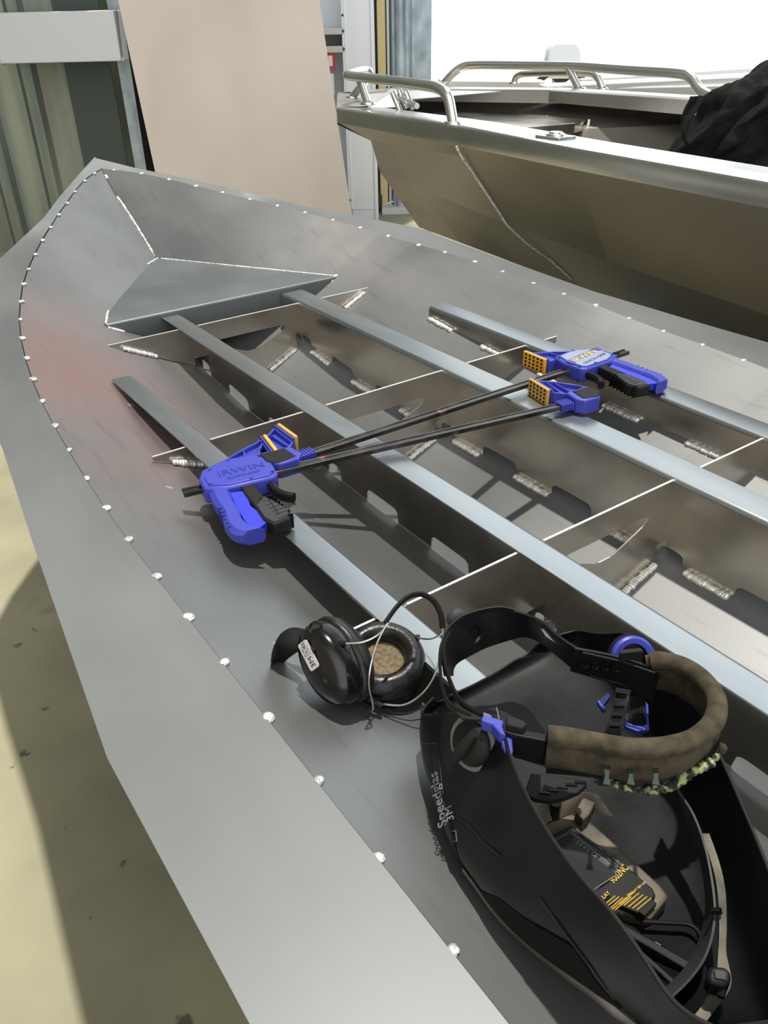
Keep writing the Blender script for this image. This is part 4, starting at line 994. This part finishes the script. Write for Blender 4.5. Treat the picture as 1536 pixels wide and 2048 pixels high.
# curved rib with dusty ledge and buckle
ribbon('inner_rib', [(1342, 1562, .10), (1385, 1625, .10), (1412, 1700, .09), (1428, 1790, .082), (1428, 1850, .078), (1412, 1910, .072), (1378, 1960, .068), (1330, 2005, .065)],
       [(1350, 1562, .080), (1372, 1630, .070), (1398, 1705, .06), (1412, 1790, .05), (1408, 1850, .045), (1385, 1915, .04), (1345, 1965, .036), (1300, 2000, .034)], MT['grey_plastic'], wh, .002, 6)
ribbon('dust_ledge', [(1402, 1668, .088), (1422, 1725, .084), (1434, 1780, .082), (1438, 1850, .08), (1436, 1905, .078), (1430, 1960, .075), (1405, 2010, .07), (1375, 2046, .07)],
       [(1418, 1668, .088), (1438, 1725, .084), (1450, 1780, .082), (1453, 1850, .08), (1452, 1905, .078), (1462, 1970, .075), (1430, 2020, .07), (1400, 2060, .07)], MT['dust'], wh, .002, 6)
bk = poly('buckle', [(1420, 1930), (1450, 1932), (1464, 1945), (1462, 1966), (1446, 1972), (1418, 1966), (1414, 1948)], .100, .018, MT['black'], wh, .003, 50)
poly('buckle_face', [(1428, 1938), (1448, 1940), (1454, 1948), (1452, 1960), (1430, 1956)], .102, .003, MT['grey_plastic'], bk, .001)
mb = MB(); mb.tube([P(1446, 1972, .092), P(1440, 1994, .09)], .0035, 10); mb.build('buckle_pin', MT['gloss'], wh)
mb = MB(); mb.tube([P(1424, 1822, .084), P(1442, 1822, .088)], .003, 10); mb.build('peg', MT['gloss'], wh)
mb = MB(); c = P(1111, 1612, .050); mb.tube([c-Vector((0, 0, .03)), c+Vector((0, 0, .006))], .0060, 14); mb.build('post', MT['gloss'], wh)
poly('lug', [(1150, 1622), (1166, 1593), (1192, 1604), (1178, 1630), (1167, 1640)], .050, .016, MT['dust'], wh, .0015)
ribbon('housing_ridge', [(1068, 1625, .05), (1090, 1606, .052), (1110, 1602, .052), (1150, 1585, .052), (1195, 1588, .05)], [(1078, 1650, .034), (1100, 1640, .034), (1130, 1630, .034), (1170, 1620, .034), (1225, 1632, .034)], MT['dust'], wh, .003)
# ---- headgear
ZB = .155
pd = poly('adjuster_plate', [(1062, 1545), (1120, 1552), (1172, 1560), (1174, 1570), (1158, 1584), (1130, 1596), (1100, 1602), (1070, 1598), (1048, 1588)], .085, .006, MT['black'], wh, .0015)
mb = MB()
for k in range(5): mb.tube([P(1078+k*18, 1584-k*5, .0858), P(1100+k*18, 1586-k*5, .0858)], .0014, 6)
mb.build('plate_ridges', MT['gloss'], pd)
hb = ribbon('nape_band', [(890, 1352, .135), (886, 1318, .14), (893, 1280, .142), (915, 1248, .142), (955, 1226, .14), (1000, 1217, .14), (1045, 1226, .14), (1085, 1243, .145), (1122, 1275, .15), (1160, 1300, .152)],
            [(905, 1352, .10), (906, 1338, .098), (915, 1325, .096), (938, 1312, .095), (970, 1296, .095), (1008, 1283, .095), (1046, 1273, .097), (1078, 1282, .10), (1112, 1308, .108), (1152, 1342, .115)], MT['black'], wh, .0028, 6)
mb = MB(); mb.tube(smoothpath([P(965, 1432, ZB-.004), P(922, 1405, ZB-.002), P(903, 1370, .15), P(890, 1330, .145), P(888, 1295, .143), P(897, 1268, .142)], 6), .0052, 8, sq=(1, .35)); mb.build('side_strap', MT['black_matte'], wh)
mb = MB(); mb.tube(smoothpath([P(940, 1434, ZB-.006), P(900, 1410, ZB-.004), P(886, 1380, .146), P(880, 1335, .142), P(881, 1300, .140), P(890, 1275, .14)], 6), .0052, 8, sq=(1, .35)); mb.build('side_strap', MT['black_matte'], wh)
poly('strap_end', [(900, 1412), (922, 1406), (950, 1424), (985, 1434), (975, 1440), (925, 1436)], ZB-.004, .004, MT['black_matte'], wh, .001)
ribbon('outer_band', [(884, 1330, .138), (882, 1298, .145), (892, 1262, .15), (920, 1234, .15), (960, 1219, .15), (1000, 1213, .15), (1028, 1218, .148)], [(890, 1332, .130), (889, 1302, .136), (899, 1268, .14), (925, 1242, .14), (962, 1227, .14), (1000, 1222, .14), (1028, 1226, .14)], MT['black_matte'], wh, .002, 5)
mb = MB(); mb.ell(P(912, 1236, .135), (.013, .010, .012), None, 14, 9); mb.build('ratchet_knob', MT['grey_plastic'], wh)
mb = MB(); mb.lathe([(.009, .001), (.012, .002), (.012, -.002), (.009, -.002)], frame4(P(943, 1268, .118), (-.3, -.8, .3), (1, 0, 0)), 20); mb.build('stud', MT['gloss'], wh)
# light seen through the slot of the nape band: the slot is cut as a pale recess edge
mb = MB(); mb.tube(smoothpath([P(x, y, z+.001) for x, y, z in ((1079, 1255, .134), (1090, 1254, .134), (1110, 1268, .132), (1136, 1292, .128), (1132, 1299, .124), (1110, 1291, .122), (1088, 1272, .128))], 4, True), .0010, 6, closed=True); mb.build('slot_edge', MT['grey_plastic'], hb)
poly('slot', [(1082, 1258), (1092, 1258), (1112, 1272), (1132, 1293), (1112, 1287), (1092, 1273)], .139, .0005, MT['stringer'], hb)
rb = ribbon('side_band', [(1150, 1296, .155), (1190, 1303, .152), (1240, 1314, .148), (1290, 1330, .145), (1320, 1345, .145)], [(1140, 1340, .115), (1180, 1352, .112), (1225, 1366, .108), (1275, 1392, .105), (1305, 1402, .105)], MT['black'], wh, .003)
for k, px in enumerate((1170, 1190, 1210, 1230)):
    mb = MB(); mb.lathe([(0, .0005), (.0028, .0005), (.0040, .0018), (.0046, 0), (0, -.001)], frame4(P(px, 1329+k*3, .136), (-.6, -.75, .3), (1, 0, 0)), 14); mb.build('band_hole', MT['gloss'], rb)
mb = MB(); mb.tube([P(1165, 1305, .152), P(1240, 1322, .148), P(1310, 1346, .145)], .0016, 6); mb.tube([P(1180, 1352, .116), P(1240, 1368, .112), P(1295, 1392, .108)], .0016, 6); mb.build('band_rib', MT['black_matte'], rb)
mb = MB(); mb.box(P(1262, 1309, .157), (.024, .008, .010), Matrix.Rotation(-.5, 3, 'Z')); mb.box(P(1262, 1305, .163), (.026, .003, .004), Matrix.Rotation(-.5, 3, 'Z')); mb.build('band_clip', MT['black_matte'], rb, bevel=.001)
M4 = frame4(P(1266, 1318, .130), (-.35, -.80, .55), (1, 0, 0))
mb = MB(); mb.lathe([(.0175, .002), (.0235, .003), (.0260, .001), (.0260, -.008), (.0175, -.008)], M4, 36); mb.build('pivot_ring', MT['blue'], wh, smooth=40)
mb = MB(); mb.lathe([(0, -.004), (.0270, -.004), (.0270, -.010), (0, -.010)], M4, 36); mb.build('pivot_disc', MT['black'], wh)
# ladder strap and blue fan-shaped stop
ls_ = ribbon('ladder_strap', [(1232, 1375, .115), (1228, 1400, .105), (1222, 1430, .09), (1212, 1458, .075), (1203, 1478, .06)], [(1262, 1380, .115), (1256, 1405, .105), (1250, 1432, .09), (1244, 1460, .075), (1236, 1482, .06)], MT['grey_plastic'], wh, .0016)
for k in range(5):
    z = .1075-k*.0105; cx_, cy_ = 1243-k*4.4, 1389+k*20
    poly('strap_hole', [(cx_-12, cy_-4), (cx_-9, cy_-7), (cx_+9, cy_-5), (cx_+12, cy_-1), (cx_+10, cy_+4), (cx_-10, cy_+3)], z+.0045, .003, MT['dark_hole'], ls_, .0004)
poly('stop_fan', [(1250, 1392), (1288, 1395), (1296, 1450), (1285, 1455), (1250, 1446)], .070, .003, MT['black'], wh)
mb = MB()
for k in range(6): mb.tube([P(1262+k*4, 1396, .073), P(1260+k*6, 1444, .073)], .0011, 5)
mb.build('fan_rib', MT['black_matte'], wh)
poly('stop_rim', [(1249, 1440), (1268, 1450), (1284, 1452), (1294, 1448), (1291, 1400), (1297, 1410), (1299, 1458), (1276, 1462), (1250, 1452)], .075, .006, MT['blue'], wh, .001)
poly('stop_rim', [(1194, 1402), (1200, 1398), (1216, 1384), (1222, 1392), (1208, 1410), (1212, 1418), (1206, 1420)], .075, .006, MT['blue'], wh, .001)
# blue slider and black arm on the near side
poly('slider', [(966, 1428), (1008, 1441), (1005, 1452), (1012, 1470), (1000, 1466), (984, 1448), (962, 1440)], ZB+.003, .014, MT['blue'], wh, .0015)
poly('slider', [(1000, 1464), (1024, 1468), (1026, 1500), (1024, 1510), (1012, 1508), (1004, 1488)], ZB-.004, .020, MT['blue'], wh, .0015)
poly('head_arm', [(1004, 1447), (1050, 1460), (1096, 1468), (1092, 1482), (1030, 1470), (1006, 1462)], ZB+.002, .030, MT['black'], wh, .0015)
poly('arm_clip', [(1012, 1434), (1018, 1430), (1048, 1440), (1055, 1448), (1046, 1456), (1012, 1448)], ZB+.010, .012, MT['black_matte'], wh, .002)
poly('arm_rail', [(1026, 1510), (1030, 1506), (1088, 1524), (1088, 1530)], ZB-.040, .003, MT['grey_plastic'], wh, .0008)
poly('arm_plate', [(1022, 1470), (1092, 1484), (1094, 1528), (1030, 1512)], ZB-.030, .003, MT['black'], wh, .0008)
mb = MB(); mb.tube([P(993, 1415, ZB-.04), P(998, 1438, ZB)], .0007, 5); mb.build('strap_pin', MT['white_ink'], wh)
# sweatband: fleece roll bent round the forehead
sp = [P(x, y, z) for x, y, z in ((1092, 1496, .143), (1130, 1500, .143), (1190, 1510, .142), (1260, 1522, .142), (1330, 1518, .142), (1385, 1500, .143), (1422, 1465, .145), (1425, 1420, .145), (1398, 1382, .142), (1360, 1356, .138), (1322, 1345, .134), (1298, 1346, .130))]
mb = MB(); mb.tube(smoothpath(sp, 8), [.0225]*((len(sp)-1)*8+1), 18, sq=(1.0, .34), up=(.10, .15, 1)); sb = mb.build('sweatband', MT['fleece'], wh, smooth=80)
sm = smoothpath([p+Vector((0, 0, .017)) for p in sp], 8)
mb = MB(); mb.tube(sm, [.0100+.0003*math.sin(i*.3) for i in range(len(sm))], 14); mb.build('rolled_edge', MT['fleece'], sb, smooth=80)
# liner and stitched trim below the sweatband
tp = [(1095, 1490, .150), (1135, 1492, .148), (1165, 1500, .142), (1192, 1530, .130), (1220, 1562, .118), (1262, 1578, .112), (1310, 1578, .112), (1350, 1568, .116), (1385, 1542, .126), (1420, 1525, .134), (1452, 1494, .142)]
ribbon('liner', [(1092, 1500, .145), (1130, 1506, .142), (1170, 1512, .138), (1205, 1520, .134), (1245, 1528, .132), (1285, 1530, .132), (1320, 1527, .132), (1350, 1520, .134), (1380, 1508, .136), (1410, 1496, .138), (1440, 1480, .142)],
       [(1092, 1545, .10), (1130, 1548, .105), (1168, 1552, .108), (1196, 1556, .110), (1222, 1566, .112), (1262, 1578, .110), (1310, 1577, .110), (1350, 1567, .114), (1385, 1542, .124), (1420, 1525, .132), (1450, 1496, .140)], MT['black_matte'], wh, .002, 6)
tpp = smoothpath([P(*p) for p in tp], 10)
mb = MB(); mb.tube(tpp, [.0030+.0008*math.sin(i*1.9)+(.0022 if 55 < i < 92 else 0) for i in range(len(tpp))], 9); mb.build('stitched_trim', MT['trim'], sb, smooth=80)
for px in (1214, 1262, 1312):
    poly('liner_tab', [(px-9, 1528), (px+9, 1528), (px+5, 1540), (px+4, 1555), (px+8, 1570), (px-8, 1568), (px-4, 1552), (px-5, 1540)], .141, .001, MT['tab'], wh)
mb = MB(); mb.ell(P(1445, 1497, .146), (.004, .004, .006), None, 8, 6); mb.build('trim_knot', MT['fleece'], sb)
# ------------------------------------------------------------------ raise everything so that the floor is at z = 0
for o in list(bpy.context.scene.objects):
    if o.parent is None: o.location.z += DECK
